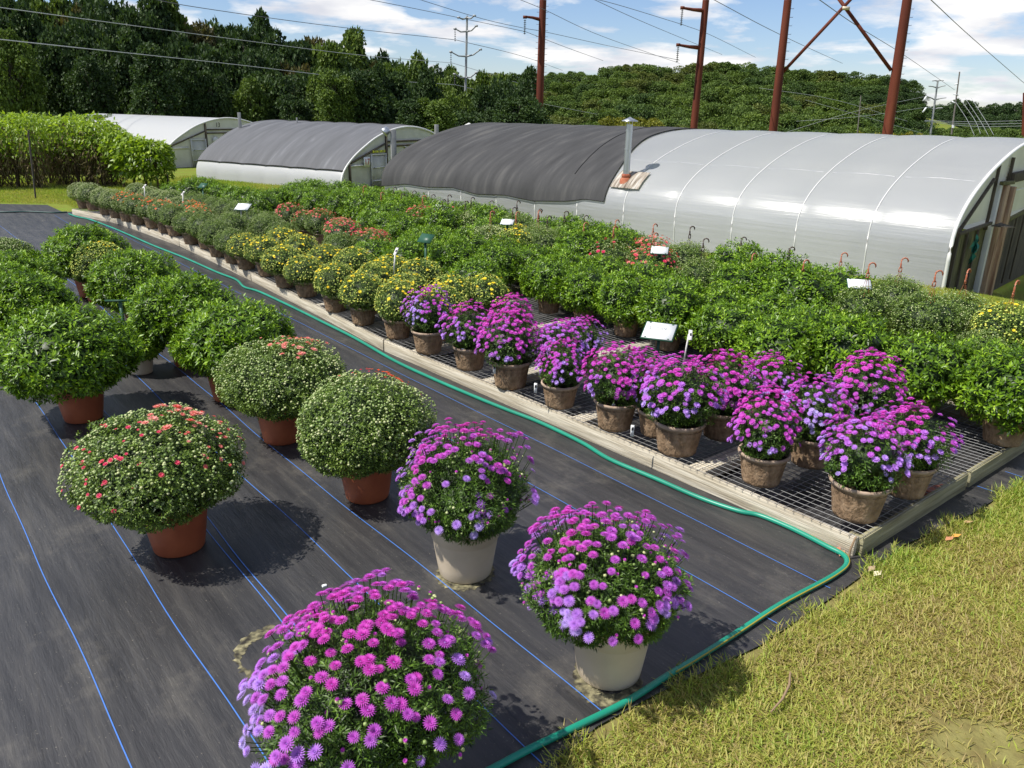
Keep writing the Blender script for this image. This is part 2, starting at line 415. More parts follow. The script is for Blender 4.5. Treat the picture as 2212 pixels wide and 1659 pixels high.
KIND = {
 # description, leaf material, leaf length, rosettes, R, crown bottom, crown top, petal list
 'G': dict(R=0.375, zb=0.14, zt=0.72, L=0.060, ns=520, m=G1),
 'B': dict(R=0.29, zb=0.17, zt=0.60, L=0.027, ns=1000, m=G2),
 'Y': dict(R=0.285, zb=0.17, zt=0.60, L=0.026, ns=1000, m=G2),
 'O': dict(R=0.285, zb=0.17, zt=0.60, L=0.026, ns=900, m=G2),
 'W': dict(R=0.29, zb=0.17, zt=0.62, L=0.026, ns=900, m=G2),
 'R': dict(R=0.30, zb=0.17, zt=0.62, L=0.026, ns=900, m=G2),
 'C': dict(R=0.30, zb=0.17, zt=0.62, L=0.026, ns=800, m=G2),
 'A': dict(R=0.225, zb=0.19, zt=0.58, L=0.028, ns=620, m=G3),
}
def flowers(kind, seed, R, zb, zt, dens=1.0, s=1.0, hi=False):
    """buds and blossoms that sit on the crown: (mesh builder, materials)"""
    rng = np.random.default_rng(seed + 500); mb = MB()
    def buds(n, m, size, low=-0.3, rng_=(0, 1)):
        P, Nn, d = dome(rng, n, R * 1.0, zb, zt * 1.005, low=low)
        r = np.clip(rng.uniform(*rng_, n), 0, 1)
        mb.inst(BV, None, BT, P + Nn * 0.004, Nn + np.array([0, 0, 0.5]), size * rng.uniform(0.7, 1.25, n), r, m, rng, flat=0.85)
    def bloom(n, m, size, low=0.1, tpl=DAISY, centre=None, spread=0.3, rr=(0, 1), flat=1.0):
        P, Nn, d = dome(rng, n * 4, R * 1.02, zb, zt * 1.02, low=low)
        if centre is not None:
            w = (d @ np.array(centre)) + rng.normal(size=len(P)) * spread
        else: w = rng.uniform(size=len(P))
        o = np.argsort(-w)[:n]
        mb.inst(tpl[0], tpl[1], None, P[o] + Nn[o] * 0.006, Nn[o] + np.array([0, 0, 0.5]) + rng.normal(size=(n, 3)) * 0.2, size * rng.uniform(0.7, 1.15, n), rng.uniform(rr[0], rr[1], n), m, rng, flat)
    if kind == 'B': buds(int(520 * dens), 0, 0.0062 * s); return mb, [BUD]
    if kind == 'W': buds(int(900 * dens), 0, 0.008 * s, rng_=(0.4, 1)); return mb, [BUD]
    if kind == 'Y':
        buds(int(520 * dens), 0, 0.0085 * s); bloom(int(26 * dens), 1, 0.021 * s, low=0.0, centre=(0, 0, 1), spread=0.5, flat=0.8); return mb, [BUDY, PY]
    if kind == 'O':
        buds(int(520 * dens), 0, 0.008 * s); bloom(int(26 * dens), 1, 0.025 * s, low=0.3, centre=(0.2, 0, 1), spread=0.35); return mb, [BUD, PO]
    if kind == 'R':
        buds(int(420 * dens), 0, 0.007 * s); bloom(int(12 * dens), 1, 0.024 * s, low=0.0, centre=(-0.3, -0.5, 0.6), spread=0.3); return mb, [BUD, PR]
    if kind == 'C':
        buds(int(250 * dens), 0, 0.008 * s); bloom(int(70 * dens), 1, 0.024 * s, low=0.05, centre=(-0.2, -0.3, 1), spread=0.5); return mb, [BUD, PC]

def aster_blossoms(seed, R, zb, zt, n, size, tpl, lav=0.0):
    """positions, normals and colour numbers of aster blossoms, then stems"""
    rng = np.random.default_rng(seed + 900)
    P, Nn, d = dome(rng, int(n * 3.2), R * 1.05, zb, zt * 1.04, low=-0.5, lump=0.09)
    # clustered: keep those in sprays
    ph = rng.uniform(0, 6, 3)
    spray = np.sin(d[:, 0] * 5 + ph[0]) * np.sin(d[:, 1] * 5 + ph[1]) + 0.5 * np.sin(d[:, 2] * 6 + ph[2])
    w = 0.8 * d[:, 2] + 0.6 * spray + rng.normal(size=len(P)) * 0.45 - 0.4 * d[:, 0]
    o = np.argsort(-w)[:int(n * 1.5)]
    keep = []
    for i in o:     # no two blossoms in the same place
        if all(np.sum((P[i] - P[j]) ** 2) > (size * 1.05) ** 2 for j in keep): keep.append(i)
        if len(keep) >= n: break
    o = np.array(keep)
    P, Nn, d = P[o], Nn[o], d[o]
    P = P + Nn * rng.uniform(-0.012, 0.010, (len(o), 1)) + np.array([0, 0, 1.0]) * rng.uniform(-0.01, 0.016, (len(o), 1)) * (d[:, 2:3] > 0.2)
    cl = 0.25 * np.sin(d[:, 0] * 4 + ph[1] * 2) * np.cos(d[:, 1] * 3 + ph[2])
    r = np.clip(0.50 - lav + 0.50 * d[:, 2] + cl + rng.normal(size=len(o)) * 0.10, 0, 1)
    D = Nn + np.array([0, 0, 0.9]) + rng.normal(size=Nn.shape) * 0.18
    sz = size * rng.uniform(0.75, 1.15, len(o))
    return P, D, sz, r, rng

PLANTMESH = {}
def variant(kind, i):
    """(foliage mesh, flower mesh or None) of one small bench plant, made once"""
    key = (kind, i)
    if key in PLANTMESH: return PLANTMESH[key]
    k = KIND[kind]; seed = 37 * i + 11 * ord(kind) + 5
    rng = np.random.default_rng(seed)
    R = k['R'] * rng.uniform(0.95, 1.05); zt = k['zt'] * rng.uniform(0.95, 1.04)
    if kind == 'A':
        mb = leafy(seed, R * 0.96, k['zb'], zt * 0.96, k['ns'], k['L'], k=6, mt=k['m'], asp=0.26, lump=0.09)
        P, D, sz, r, g = aster_blossoms(seed, R, k['zb'], zt, 175, 0.0225, ASTER_LO, lav=0.16 if i % 3 == 1 else (-0.2 if i % 3 == 2 else 0.0))
        stalks(mb, g, P, 0.2, 60, 0.0016)
        fb = MB(); fb.inst(ASTER_LO[0], ASTER_LO[1], None, P, D, sz, r, 0, g)
        res = (mb.mesh('aster_foliage', G3), fb.mesh('aster_blossoms', PA))
    else:
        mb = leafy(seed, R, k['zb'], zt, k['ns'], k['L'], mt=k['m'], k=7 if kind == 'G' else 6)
        fo = mb.mesh('mum_foliage', k['m'])
        fl = None
        if kind != 'G':
            fb, ms = flowers(kind, seed, R, k['zb'], zt)
            fl = fb.mesh('mum_flowers', ms)
        res = (fo, fl)
    PLANTMESH[key] = res
    return res

def pot_profile(rb, rt, h, t=0.006, rim=0.018):
    out_ = [(0.001, 0.0), (rb * 0.96, 0.0), (rb, 0.006)]
    for f in np.linspace(0.12, 0.80, 7): out_.append((rb + (rt - rb) * f, h * f))
    out_ += [(rb + (rt - rb) * 0.84, h * 0.84), (rt + 0.004, h * 0.86), (rt + 0.006, h * 0.93)]
    return out_
def make_pot_meshes():
    rng = np.random.default_rng(4)
    res = []
    for i in range(3):
        rb, rt, h = 0.122, 0.160, 0.215
        mb = MB(); pr = [(0.001, 0.0), (rb * 0.95, 0.0)] + [(rb + (rt * 0.97 - rb) * f, 0.004 + h * 0.93 * f) for f in np.linspace(0, 1, 12)]
        mb.lathe(pr, n=40, wob=0.0016, rng=rng)
        pm = mb.mesh('fibre_pot', PULP, True)
        mb = MB(); z = h * 0.93
        mb.lathe([(rt * 0.965, z - 0.014), (rt * 1.03, z - 0.008), (rt * 1.06, z + 0.006), (rt * 1.04, z + 0.016), (rt * 0.96, z + 0.014), (rt * 0.93, z - 0.02)], n=40, wob=0.0008, rng=rng)
        rm = mb.mesh('fibre_pot_rim', PULPRIM, True)
        mb = MB(); mb.lathe([(rt * 0.95, z - 0.03), (rt * 0.5, z - 0.022), (0.001, z - 0.018)], n=24)
        sm = mb.mesh('potting_soil', SOIL)
        res.append((pm, rm, sm))
    return res
POTM = make_pot_meshes()
def big_pot(rb, rt, h, m, n=56, band=True, cream=False):
    pr = [(0.001, 0.0), (rb * 0.97, 0.0), (rb, 0.008)]
    if cream:
        pr += [(rb + (rt - rb) * f, h * f) for f in (0.2, 0.45, 0.66)] + [(rb + (rt - rb) * 0.70, h * 0.685), (rb + (rt - rb) * 0.80, h * 0.70), (rb + (rt - rb) * 0.93, h * 0.9)]
    else:
        pr += [(rb + (rt - rb) * f, h * f) for f in (0.3, 0.6, 0.85)]
    mb = MB(); mb.lathe(pr + [(rt * 0.985, h * 0.93)], n=n)
    rm = MB(); rm.lathe([(rt * 0.985, h * 0.93), (rt * 1.035, h * 0.935), (rt * 1.05, h * 0.985), (rt * 1.03, h), (rt * 0.985, h), (rt * 0.95, h * 0.9)], n=n)
    so = MB(); so.lathe([(rt * 0.96, h * 0.91), (rt * 0.5, h * 0.94), (0.001, h * 0.95)], n=24)
    return mb, rm, so

# hanging-basket hook: three straps, an eyelet and a curl
def hook_mesh(m):
    mb = MB(); z0 = 0.46
    for a in (0.3, 2.4, 4.5):
        mb.tube([(0.13 * math.cos(a), 0.13 * math.sin(a), 0.215), (0.075 * math.cos(a), 0.075 * math.sin(a), z0), (0.012 * math.cos(a), 0.012 * math.sin(a), 0.75)], 0.0022, n=4)
    z0 = 0
    mb.box((0, 0, 0.765), (0.034, 0.008, 0.012)); mb.box((-0.013, 0, 0.785), (0.008, 0.008, 0.04)); mb.box((0.013, 0, 0.785), (0.008, 0.008, 0.04)); mb.box((0, 0, 0.81), (0.03, 0.008, 0.014))
    pts = [(0, 0, 0.815), (-0.004, 0, 0.86)]
    for t in np.linspace(math.pi, -0.35, 10): pts.append((0.028 + 0.032 * math.cos(t), 0, 0.885 + 0.036 * math.sin(t)))
    mb.tube(pts, [0.009] * 2 + [0.008] * 9 + [0.005], n=6)
    return mb.mesh('basket_hook', m, True)
HOOKM = [hook_mesh(HOOK), hook_mesh(HOOKB)]

DESC = {'G': 'leafy green mum without flowers', 'B': 'grey-green mum in tight bud', 'Y': 'mum with yellow blooms opening', 'O': 'pale mum opening orange',
        'W': 'mum covered in whitish buds', 'R': 'budded mum with dark red blooms', 'C': 'mum full of coral blooms', 'A': 'purple aster'}
PN = {'G': 'potted_mum', 'A': 'potted_aster'}
def bench_plant(x, y, z, kind, i, rz, sc, hook=None, sz=1.0):
    fo, fl = variant(kind, i)
    t = thing(PN.get(kind, 'potted_mum'), (x, y, z), rz, None, 'potted aster' if kind == 'A' else ('hanging basket' if hook is not None else 'potted mum'))
    t.scale = (sc, sc, sc * sz)
    pm, rm, sm = POTM[i % 3]
    p = link('pot', pm, t); link('rim', rm, p); link('soil', sm, t)
    f = link('foliage', fo, t); f.scale = (random.uniform(0.92, 1.06), random.uniform(0.94, 1.07), random.uniform(0.95, 1.05)); f.location = (random.uniform(-0.02, 0.02), random.uniform(-0.02, 0.02), 0)
    if fl:
        b = link('blossoms', fl, t); tag(b, kind='stuff'); b.scale = f.scale; b.location = f.location
    if hook is not None:
        b = b if fl else None
        h = link('hanger_hook', HOOKM[hook], t); h.scale = (1, 1, 0.93); f.scale = (1.15, 1.15, 1.07)
        if fl: b.scale = f.scale
        h.scale = (1, 1, 0.93); h.rotation_euler = (0, 0, -rz + random.uniform(-0.5, 0.7)); h.location = (0, 0, 0)
    return t
random.seed(3)

# pixel notes of the photograph turned into places on the bench tops
PL = []    # u, v, kind, scale, hook
def put(px, py, kind, z, sc=1.0, hook=None, dmin=0.42):
    u, v = touv(gnd(px, py, z))
    if u > 5 and v < 0.32: v = 0.6
    for q in PL:
        if (q[0] - u) ** 2 + (q[1] - v) ** 2 < dmin ** 2: return
    PL.append([u, v, kind, sc, hook])
ZB = ZBENCH
def cpos(px, py, half=0.13):       # a pot's lowest visible point is the front of its base
    p = gnd(px, py, ZB); d = p[:2] / np.linalg.norm(p[:2]); q = p[:2] + d * half
    return touv(q)
def putpot(px, py, kind, sc=1.0, hook=None):
    u, v = cpos(px, py); v += 0.08 * min(1.0, max(0.0, (u - 6) / 3)) * (1 if v < 0.3 else 0); PL.append([u, v, kind, sc, hook])
for px, py, s in [(1842, 1130, 1.08), (1945, 1078, 1.05), (1640, 1055, 1.0), (1745, 1015, 1.0), (1850, 965, 1.08), (1460, 988, 1.12), (1555, 955, 1.05), (1655, 915, 0.95), (1326, 935, 1.02), (1208, 887, 0.95), (1102, 843, 1.1), (1015, 803, 1.0), (926, 767, 1.02)]:
    putpot(px, py, 'A', s * 1.06)
for px, py, s in [(1430, 790, 1.0), (1320, 742, 1.12), (1208, 690, 1.1), (1018, 656, 1.12), (1108, 662, 0.95), (1525, 788, 1.0), (1395, 765, 0.8), (1262, 700, 0.9)]:
    put(px, py, 'A', 0.72 * s, s, dmin=0.3)
for px, py in [(860, 735), (785, 705), (722, 677), (657, 645), (608, 625), (567, 600), (523, 585)]: putpot(px, py, 'Y', 1.0)
for px, py in [(495, 572), (462, 558), (438, 540), (405, 530), (370, 512)]: putpot(px, py, 'B', 0.97)
for px, py in [(350, 505), (322, 495), (292, 487), (268, 480)]: putpot(px, py, 'O', 1.0)
for px, py in [(245, 473), (222, 465), (195, 456), (175, 452)]: putpot(px, py, 'W', 1.0)
for px, py in [(1185, 679), (1262, 700), (1350, 730), (1440, 760), (1565, 795), (1975, 905), (2160, 965)]: putpot(px, py, 'G', 1.0)
PL[-1][3] = 1.1; PL[-2][3] = 1.12
for px, py, k in [(1685, 745, 'G'), (1835, 760, 'G')]: put(px, py, 'G', 0.6, 1.05, dmin=0.5)
HK = [(850, 405, 'G', 0), (867, 421, 'G', 0), (892, 413, 'G', 0), (913, 429, 'C', 1), (933, 421, 'G', 0), (956, 435, 'G', 0), (968, 428, 'R', 0), (1005, 435, 'W', 0), (1018, 427, 'B', 0), (1059, 433, 'G', 0),
      (1067, 445, 'G', 0), (1060, 459, 'W', 1), (785, 404, 'G', 1), (823, 412, 'G', 1), (1117, 442, 'B', 0), (1108, 452, 'Y', 0), (1115, 467, 'Y', 1), (1164, 453, 'B', 0), (1163, 464, 'B', 1), (1183, 470, 'B', 0), (1220, 464, 'B', 0),
      (1263, 469, 'G', 0), (1262, 484, 'G', 1), (1330, 479, 'G', 1), (1326, 493, 'R', 1), (1412, 487, 'C', 1), (1413, 505, 'C', 1), (1491, 498, 'B', 0), (1520, 523, 'B', 0), (1603, 510, 'G', 0), (1627, 543, 'G', 1),
      (1707, 532, 'G', 0), (1738, 562, 'G', 1), (1819, 550, 'G', 1), (1877, 580, 'B', 1), (1948, 566, 'B', 1), (2021, 597, 'B', 1), (2091, 584, 'B', 1), (2194, 615, 'Y', 1)]
for px, py, k, b in HK: put(px, py, k, ZB + 0.90, 1.04 if k == 'G' else 1.08, b, dmin=0.22)
CR = [(641, 401, 'G'), (664, 405, 'G'), (688, 410, 'G'), (731, 417, 'G'), (412, 394, 'G'), (472, 394, 'G'), (505, 401, 'G'), (535, 410, 'G'), (561, 419, 'G'), (595, 403, 'G'), (809, 428, 'G'), (849, 441, 'G'),
      (898, 452, 'C'), (952, 461, 'G'), (970, 453, 'C'), (1007, 457, 'W'), (1045, 477, 'W'), (737, 475, 'C'), (795, 477, 'C'), (800, 499, 'C'), (847, 495, 'G'), (891, 506, 'G'), (943, 490, 'G'),
      (972, 522, 'G'), (1005, 504, 'G'), (1072, 526, 'G'), (1028, 553, 'G'), (1109, 530, 'G'), (1167, 496, 'G'), (1257, 507, 'G'), (1105, 496, 'R'), (1306, 528, 'R'), (1390, 530, 'C'), (1408, 554, 'Y'),
      (1480, 528, 'B'), (1518, 568, 'B'), (1598, 534, 'G'), (1699, 564, 'G'), (1605, 571, 'G'), (1675, 637, 'G'), (1555, 657, 'G'), (1769, 669, 'G'), (1862, 630, 'B'), (1948, 599, 'B'), (2092, 650, 'B'),
      (2029, 657, 'B'), (2185, 677, 'B'), (1400, 574, 'G'), (1422, 612, 'G'), (1511, 612, 'G'), (1835, 677, 'G'), (1332, 603, 'G')]
for px, py, k in CR: put(px, py, k, 0.84 if k == 'G' else 0.77, 1.0, dmin=0.46)
CR2 = [(648, 510, 'Y'), (733, 502, 'B'), (699, 526, 'Y'), (764, 540, 'Y'), (840, 551, 'Y'), (909, 562, 'Y'), (813, 571, 'Y'), (882, 586, 'Y'), (972, 598, 'Y'), (1050, 593, 'Y'), (951, 617, 'Y'), (528, 500, 'Y'), (606, 502, 'Y'),
       (572, 466, 'B'), (606, 482, 'B'), (550, 482, 'B'), (505, 475, 'B'), (461, 464, 'B'), (423, 446, 'O'), (461, 446, 'O'), (378, 435, 'O'), (367, 415, 'W'), (298, 446, 'O'), (262, 424, 'O'), (327, 421, 'O'),
       (215, 417, 'W'), (193, 401, 'W'), (235, 397, 'W'), (262, 408, 'W')]
for px, py, k in CR2: put(px, py, k, 0.745, 1.0, dmin=0.44)
# the rest of each row, hidden behind the ones in front
def nearest_kind(u, v): return min(PL, key=lambda q: (q[0] - u) ** 2 + 2.5 * (q[1] - v) ** 2)[2]
rg = random.Random(8)
ROWS = [(0.62, 5.2, 18.6), (1.26, 5.4, 18.6), (2.05, 0.2, 18.4), (2.75, 0.4, 11.6), (3.55, 0.8, 16.6), (4.15, 0.6, 16.6), (4.8, 1.2, 16.3)]
for v0, a, b in ROWS:
    u = a
    while u < b:
        uu, vv = u + rg.uniform(-0.06, 0.06), v0 + rg.uniform(-0.05, 0.05) - (0.4 if u > 17.8 and v0 < 2 else 0)
        if all((q[0] - uu) ** 2 + (q[1] - vv) ** 2 > 0.5 ** 2 for q in PL):
            k = nearest_kind(uu, vv)
            if k == 'A': k = 'G'
            PL.append([uu, vv, k, 0.96 * rg.uniform(0.95, 1.03), None])
        u += 0.66
# rows and labels
ORD = ['first', 'second', 'third', 'fourth', 'fifth', 'sixth', 'seventh', 'eighth', 'ninth', 'tenth', 'eleventh', 'twelfth', 'thirteenth', 'fourteenth', 'fifteenth', 'sixteenth', 'seventeenth',
       'eighteenth', 'nineteenth', 'twentieth', 'twenty-first', 'twenty-second', 'twenty-third', 'twenty-fourth', 'twenty-fifth', 'twenty-sixth', 'twenty-seventh', 'twenty-eighth', 'twenty-ninth', 'thirtieth',
       'thirty-first', 'thirty-second', 'thirty-third', 'thirty-fourth', 'thirty-fifth', 'thirty-sixth', 'thirty-seventh', 'thirty-eighth', 'thirty-ninth', 'fortieth']
def rowof(v):
    for lim, nm in ((0.38, 'front row of front bench'), (0.95, 'second row of front bench'), (1.7, 'third row of front bench'), (2.4, 'fourth row of front bench'), (3.12, 'back row of front bench'),
                    (3.85, 'first row of back bench'), (4.48, 'second row of back bench'), (9, 'last row beside the tunnel')):
        if v < lim: return nm
rows = {}
for q in PL: rows.setdefault(rowof(q[1] + (0.35 if q[0] > 17.3 and q[1] < 1.5 else 0)), []).append(q)
vi = 0
for nm, lst in rows.items():
    lst.sort(key=lambda q: q[0])
    for n, q in enumerate(lst):
        u, v, kind, sc, hook = q
        vi += 1
        nv = {'G': 4, 'A': 6, 'Y': 3, 'B': 3}.get(kind, 2)
        p = uv(u, v)
        t = bench_plant(p.x, p.y, ZB + 0.004, kind, vi % nv, rg.uniform(-0.5, 0.5) if kind in 'A' else rg.uniform(0, 6.28), sc, hook, rg.uniform(0.97, 1.04))
        t['label'] = '%s%s, %s from near end, %s' % ('hooked ' if hook is not None else '', DESC[kind], ORD[n], nm)
        t['group'] = {'A': 'potted asters on the bench', 'Y': 'yellow mums on the benches', 'G': 'leafy green mums on the benches'}.get(kind, 'budding mums on the benches')

# ------------------------------------------------------------------ the big pots standing on the ground cloth
def big_plant(px, py, halfpot, R, zt, h, rt, rb, kind, pot, label, seed, cat='potted mum', off=(0, 0), zb=None, vis=None):
    """px,py: the lowest visible point of the pot's base in the photograph"""
    p = gnd(px, py, 0); d = p[:2] / np.linalg.norm(p[:2]); c = p[:2] + d * rb
    t = thing('potted_aster' if kind == 'A' else 'potted_mum', (c[0], c[1], 0.008), 0, label, cat, 'large pots on the ground cloth')
    m = {'terra': TERRA, 'cream': CREAM}[pot]
    mb, rm, so = big_pot(rb, rt, h, m, cream=(pot == 'cream'))
    po = mb.build('pot', m, t, True); rm.build('rim', m, po, True); so.build('soil', SOIL, t)
    zb = h - 0.06 if zb is None else zb
    rng = np.random.default_rng(seed)
    if kind == 'G':
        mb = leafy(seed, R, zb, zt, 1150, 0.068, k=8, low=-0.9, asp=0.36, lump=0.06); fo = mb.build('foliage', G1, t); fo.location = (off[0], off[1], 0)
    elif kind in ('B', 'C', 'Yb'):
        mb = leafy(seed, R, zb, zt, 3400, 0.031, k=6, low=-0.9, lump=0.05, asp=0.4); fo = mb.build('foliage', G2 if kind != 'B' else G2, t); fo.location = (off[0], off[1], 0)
        fb = MB(); g = np.random.default_rng(seed + 1)
        n = 2000
        P, Nn, dd = dome(g, n, R * 1.01, zb, zt * 1.01, low=-0.3, lump=0.05)
        kp = g.uniform(size=n) < np.clip(0.55 + 0.6 * dd[:, 2], 0.25, 1); P, Nn, dd = P[kp], Nn[kp], dd[kp]
        fb.inst(BV, None, BT, P, Nn + np.array([0, 0, 0.7]), 0.0086 * g.uniform(0.6, 1.25, len(P)), g.uniform(0, 1, len(P)), 0, g, flat=0.9)
        bu = fb.build('buds', BUDY if kind == 'Yb' else BUD, t); bu.location = fo.location; tag(bu, kind='stuff')
        fb = MB()
        def patch(cx, cy, cz, n, spread, size, m, rr):
            P, Nn, dd = dome(g, 2500, R * 1.03, zb, zt * 1.02, low=-0.1, lump=0.03)
            w = dd @ np.array([cx, cy, cz]) + g.normal(size=len(P)) * spread
            o = np.argsort(-w)[:n]
            fb.inst(DAISY[0], DAISY[1], None, P[o] + Nn[o] * 0.004, Nn[o] + np.array([0, 0, 0.5]) + g.normal(size=(n, 3)) * 0.2, size * g.uniform(0.5, 1.15, n), g.uniform(rr[0], rr[1], n), m, g)
        if vis: 
            for a in vis: patch(*a)
            fl = fb.build('blossoms', [PC, PR, PY, PO], t); fl.location = fo.location; tag(fl, kind='stuff')
    else:
        mb = leafy(seed, R * 0.97, zb, zt * 0.96, 3000, 0.036, k=7, low=-0.8, asp=0.2, lump=0.07)
        n = vis[0]
        P, D, sz, r, g = aster_blossoms(seed, R, zb, zt, int(n * 1.25), vis[1], ASTER_HI, lav=vis[2])
        stalks(mb, g, P, h, 220, 0.0022)
        # small closed buds between the blossoms
        fo = mb.build('foliage', G3, t); fo.location = (off[0], off[1], 0)
        fb = MB(); Pb, Nb, _ = dome(g, 160, R * 1.0, zb, zt * 0.99, low=-0.4, lump=0.07)
        fb.inst(BV, None, BT, Pb, Nb + np.array([0, 0, 0.7]), 0.0075 * g.uniform(0.7, 1.3, 160), np.clip(g.uniform(0, 1, 160), 0, 1), 0, g)
        fb.inst(ASTER_LO[0], ASTER_LO[1], None, Pb[:50] + np.array([0, 0, 0.01]), Nb[:50] + np.array([0, 0, 1.0]), 0.009, 0.9, 1, g, flat=1.6)
        bu = fb.build('buds', [BUD, PA], t); bu.location = fo.location; tag(bu, kind='stuff')
        # blossoms: the hundred that show largest are parts of their own
        toC = np.array([-c[0], -c[1], CAMH]) - P; toC /= np.linalg.norm(toC, axis=1)[:, None]
        Dn = D / np.linalg.norm(D, axis=1)[:, None]
        order = np.argsort(-(np.sum(Dn * toC, 1) + 0.4 * np.sum((P - np.array([0, 0, (zb + zt) / 2])) * toC, 1) / R))
        near, rest = order[:100], order[100:]
        fb = MB(); fb.inst(ASTER_HI[0], ASTER_HI[1], None, P[rest], D[rest], sz[rest], r[rest], 0, g)
        o = fb.build('blossom_mass', PA, t); o.location = fo.location; tag(o, kind='stuff')
        for i in near:
            key = int(round(r[i] * 9))
            if key not in BLOOMS:
                q = MB(); gg = np.random.default_rng(key)
                q.inst(ASTER_HI[0] * (1 + gg.normal(size=ASTER_HI[0].shape) * 0.03), ASTER_HI[1], None, np.zeros((1, 3)), np.array([[0, 0, 1.0]]), 1.0, key / 9.0, 0, gg)
                q.lathe([(0.001, 0.14), (0.12, 0.13), (0.17, 0.06)], n=8, r=0.2)
                BLOOMS[key] = q.mesh('blossom', [PA])
            b = link('blossom', BLOOMS[key], t)
            b.location = (P[i][0] + off[0], P[i][1] + off[1], P[i][2])
            b.rotation_mode = 'QUATERNION'
            b.rotation_quaternion = Vector(D[i]).to_track_quat('Z', 'Y') @ Matrix.Rotation(random.uniform(0, 6.28), 3, 'Z').to_quaternion()
            b.scale = (sz[i],) * 3
    return t
BLOOMS = {}
# front aster: its pot stands half outside the picture
big_plant(838, 1790, 0, 0.42, 0.83, 0.36, 0.205, 0.155, 'A', 'cream', 'widest purple aster, white care tag in its blooms, at the bottom edge', 71, 'potted aster', vis=(250, 0.0275, 0.0), off=(-0.03, 0.0), zb=0.29)
big_plant(1005, 1266, 0, 0.36, 0.85, 0.36, 0.21, 0.155, 'A', 'cream', 'purple aster with one tall spike in cream pot behind the widest aster', 72, 'potted aster', vis=(185, 0.0265, 0.1), zb=0.31)
big_plant(1310, 1497, 0, 0.365, 0.80, 0.36, 0.205, 0.155, 'A', 'cream', 'purple and lavender aster in cream pot beside the green hose', 73, 'potted aster', vis=(240, 0.0268, 0.12), zb=0.30, off=(-0.05, 0))
big_plant(392, 1207, 0, 0.49, 0.86, 0.34, 0.2, 0.15, 'C', 'terra', 'budded mum with coral and crimson blooms in nearest terracotta pot', 74, off=(-0.065, 0.0), zb=0.26,
          vis=[(0.28, 0.05, 0.95, 22, 0.07, 0.032, 0, (0.4, 1)), (0.75, -0.1, 0.7, 30, 0.16, 0.016, 0, (0.4, 1)), (-0.1, -0.6, 0.75, 40, 0.32, 0.016, 0, (0, 0.15))])
big_plant(795, 1093, 0, 0.455, 0.87, 0.34, 0.2, 0.15, 'B', 'terra', 'small-budded mum with an orange-red edge behind the spiked aster', 75, zb=0.24,
          vis=[(0.55, 0.6, 0.75, 40, 0.10, 0.017, 3, (0, 0.6)), (0.0, 0.5, 0.9, 26, 0.12, 0.014, 0, (0, 0.6))])
big_plant(612, 965, 0, 0.50, 0.82, 0.34, 0.2, 0.15, 'B', 'terra', 'budded mum with coral crown between leafy mum and small-budded mum', 76, zb=0.27, off=(0.04, 0),
          vis=[(0.25, -0.1, 1.0, 24, 0.10, 0.03, 0, (0.6, 1)), (0.3, 0.6, 0.9, 26, 0.14, 0.02, 0, (0.5, 1))])
big_plant(500, 872, 0, 0.52, 0.90, 0.34, 0.2, 0.15, 'G', 'terra', 'leafy green mum just behind the coral crowned budded mum', 77, zb=0.27, off=(0.11, 0))
big_plant(413, 797, 0, 0.50, 0.96, 0.34, 0.2, 0.15, 'G', 'terra', 'leafy green mum left of and behind its twin near the green name card', 78, zb=0.26, off=(0, 0))
big_plant(184, 917, 0, 0.57, 0.97, 0.34, 0.2, 0.15, 'G', 'terra', 'largest leafy green mum in terracotta pot at the left', 79, zb=0.26, off=(-0.08, 0.0))
big_plant(312, 722, 0, 0.52, 0.96, 0.34, 0.2, 0.15, 'G', 'terra', 'leafy green mum overlapping the yellow mum, green name card in front', 80, zb=0.26)
big_plant(215, 655, 0, 0.36, 0.78, 0.3, 0.17, 0.13, 'Yb', 'terra', 'yellow budded mum squeezed between two leafy green mums', 81, zb=0.24, off=(0.1, 0), vis=[(-0.2, 0.3, 1.0, 60, 0.3, 0.02, 2, (0, 1)), (-0.9, -0.3, 0.3, 16, 0.2, 0.02, 2, (0, 1))])
big_plant(200, 645, 0, 0.52, 0.98, 0.34, 0.2, 0.15, 'G', 'terra', 'farthest leafy green mum of the big pots on black cloth', 82, zb=0.28)
big_plant(70, 760, 0, 0.50, 0.84, 0.34, 0.2, 0.15, 'G', 'terra', 'leafy green mum cut by the left edge, behind the largest one', 83, zb=0.26, off=(0.0, 0))
big_plant(50, 700, 0, 0.50, 0.84, 0.34, 0.2, 0.15, 'G', 'terra', 'leafy green mum at the left edge below the white budded one', 84, zb=0.26)
big_plant(20, 640, 0, 0.40, 0.76, 0.30, 0.18, 0.14, 'B', 'terra', 'pale budded mum peeping over the leafy mums at left edge', 85, zb=0.26)
big_plant(308, 812, 0, 0.24, 0.50, 0.2, 0.13, 0.10, 'G', 'cream', 'small green plant in pale pot hidden behind the largest mum', 86, zb=0.18)

# care tag in the widest aster
TAG = mat('white_tag', (0.72, 0.70, 0.68), 0.4)
INK = mat('dark_print', (0.03, 0.03, 0.035), 0.5)
REDM = mat('red_paint', (0.42, 0.012, 0.02), 0.5)
c = atd(832, 1432, 2.42)
t = thing('care_tag', c, 0.3, 'white T-shaped plastic care tag stuck in the widest aster', 'plant tag')
mb = MB(); mb.box((0, 0, -0.10), (0.013, 0.003, 0.22), r=0.5); mb.build('stake', TAG, t)
mb = MB(); mb.box((-0.03, 0.0, 0.03), (0.17, 0.003, 0.028), ry=0.55, r=0.5); mb.build('label', TAG, t)
mb = MB(); mb.box((-0.045, -0.004, 0.04), (0.022, 0.002, 0.012), ry=0.55, r=0.5); mb.build('print', INK, t)

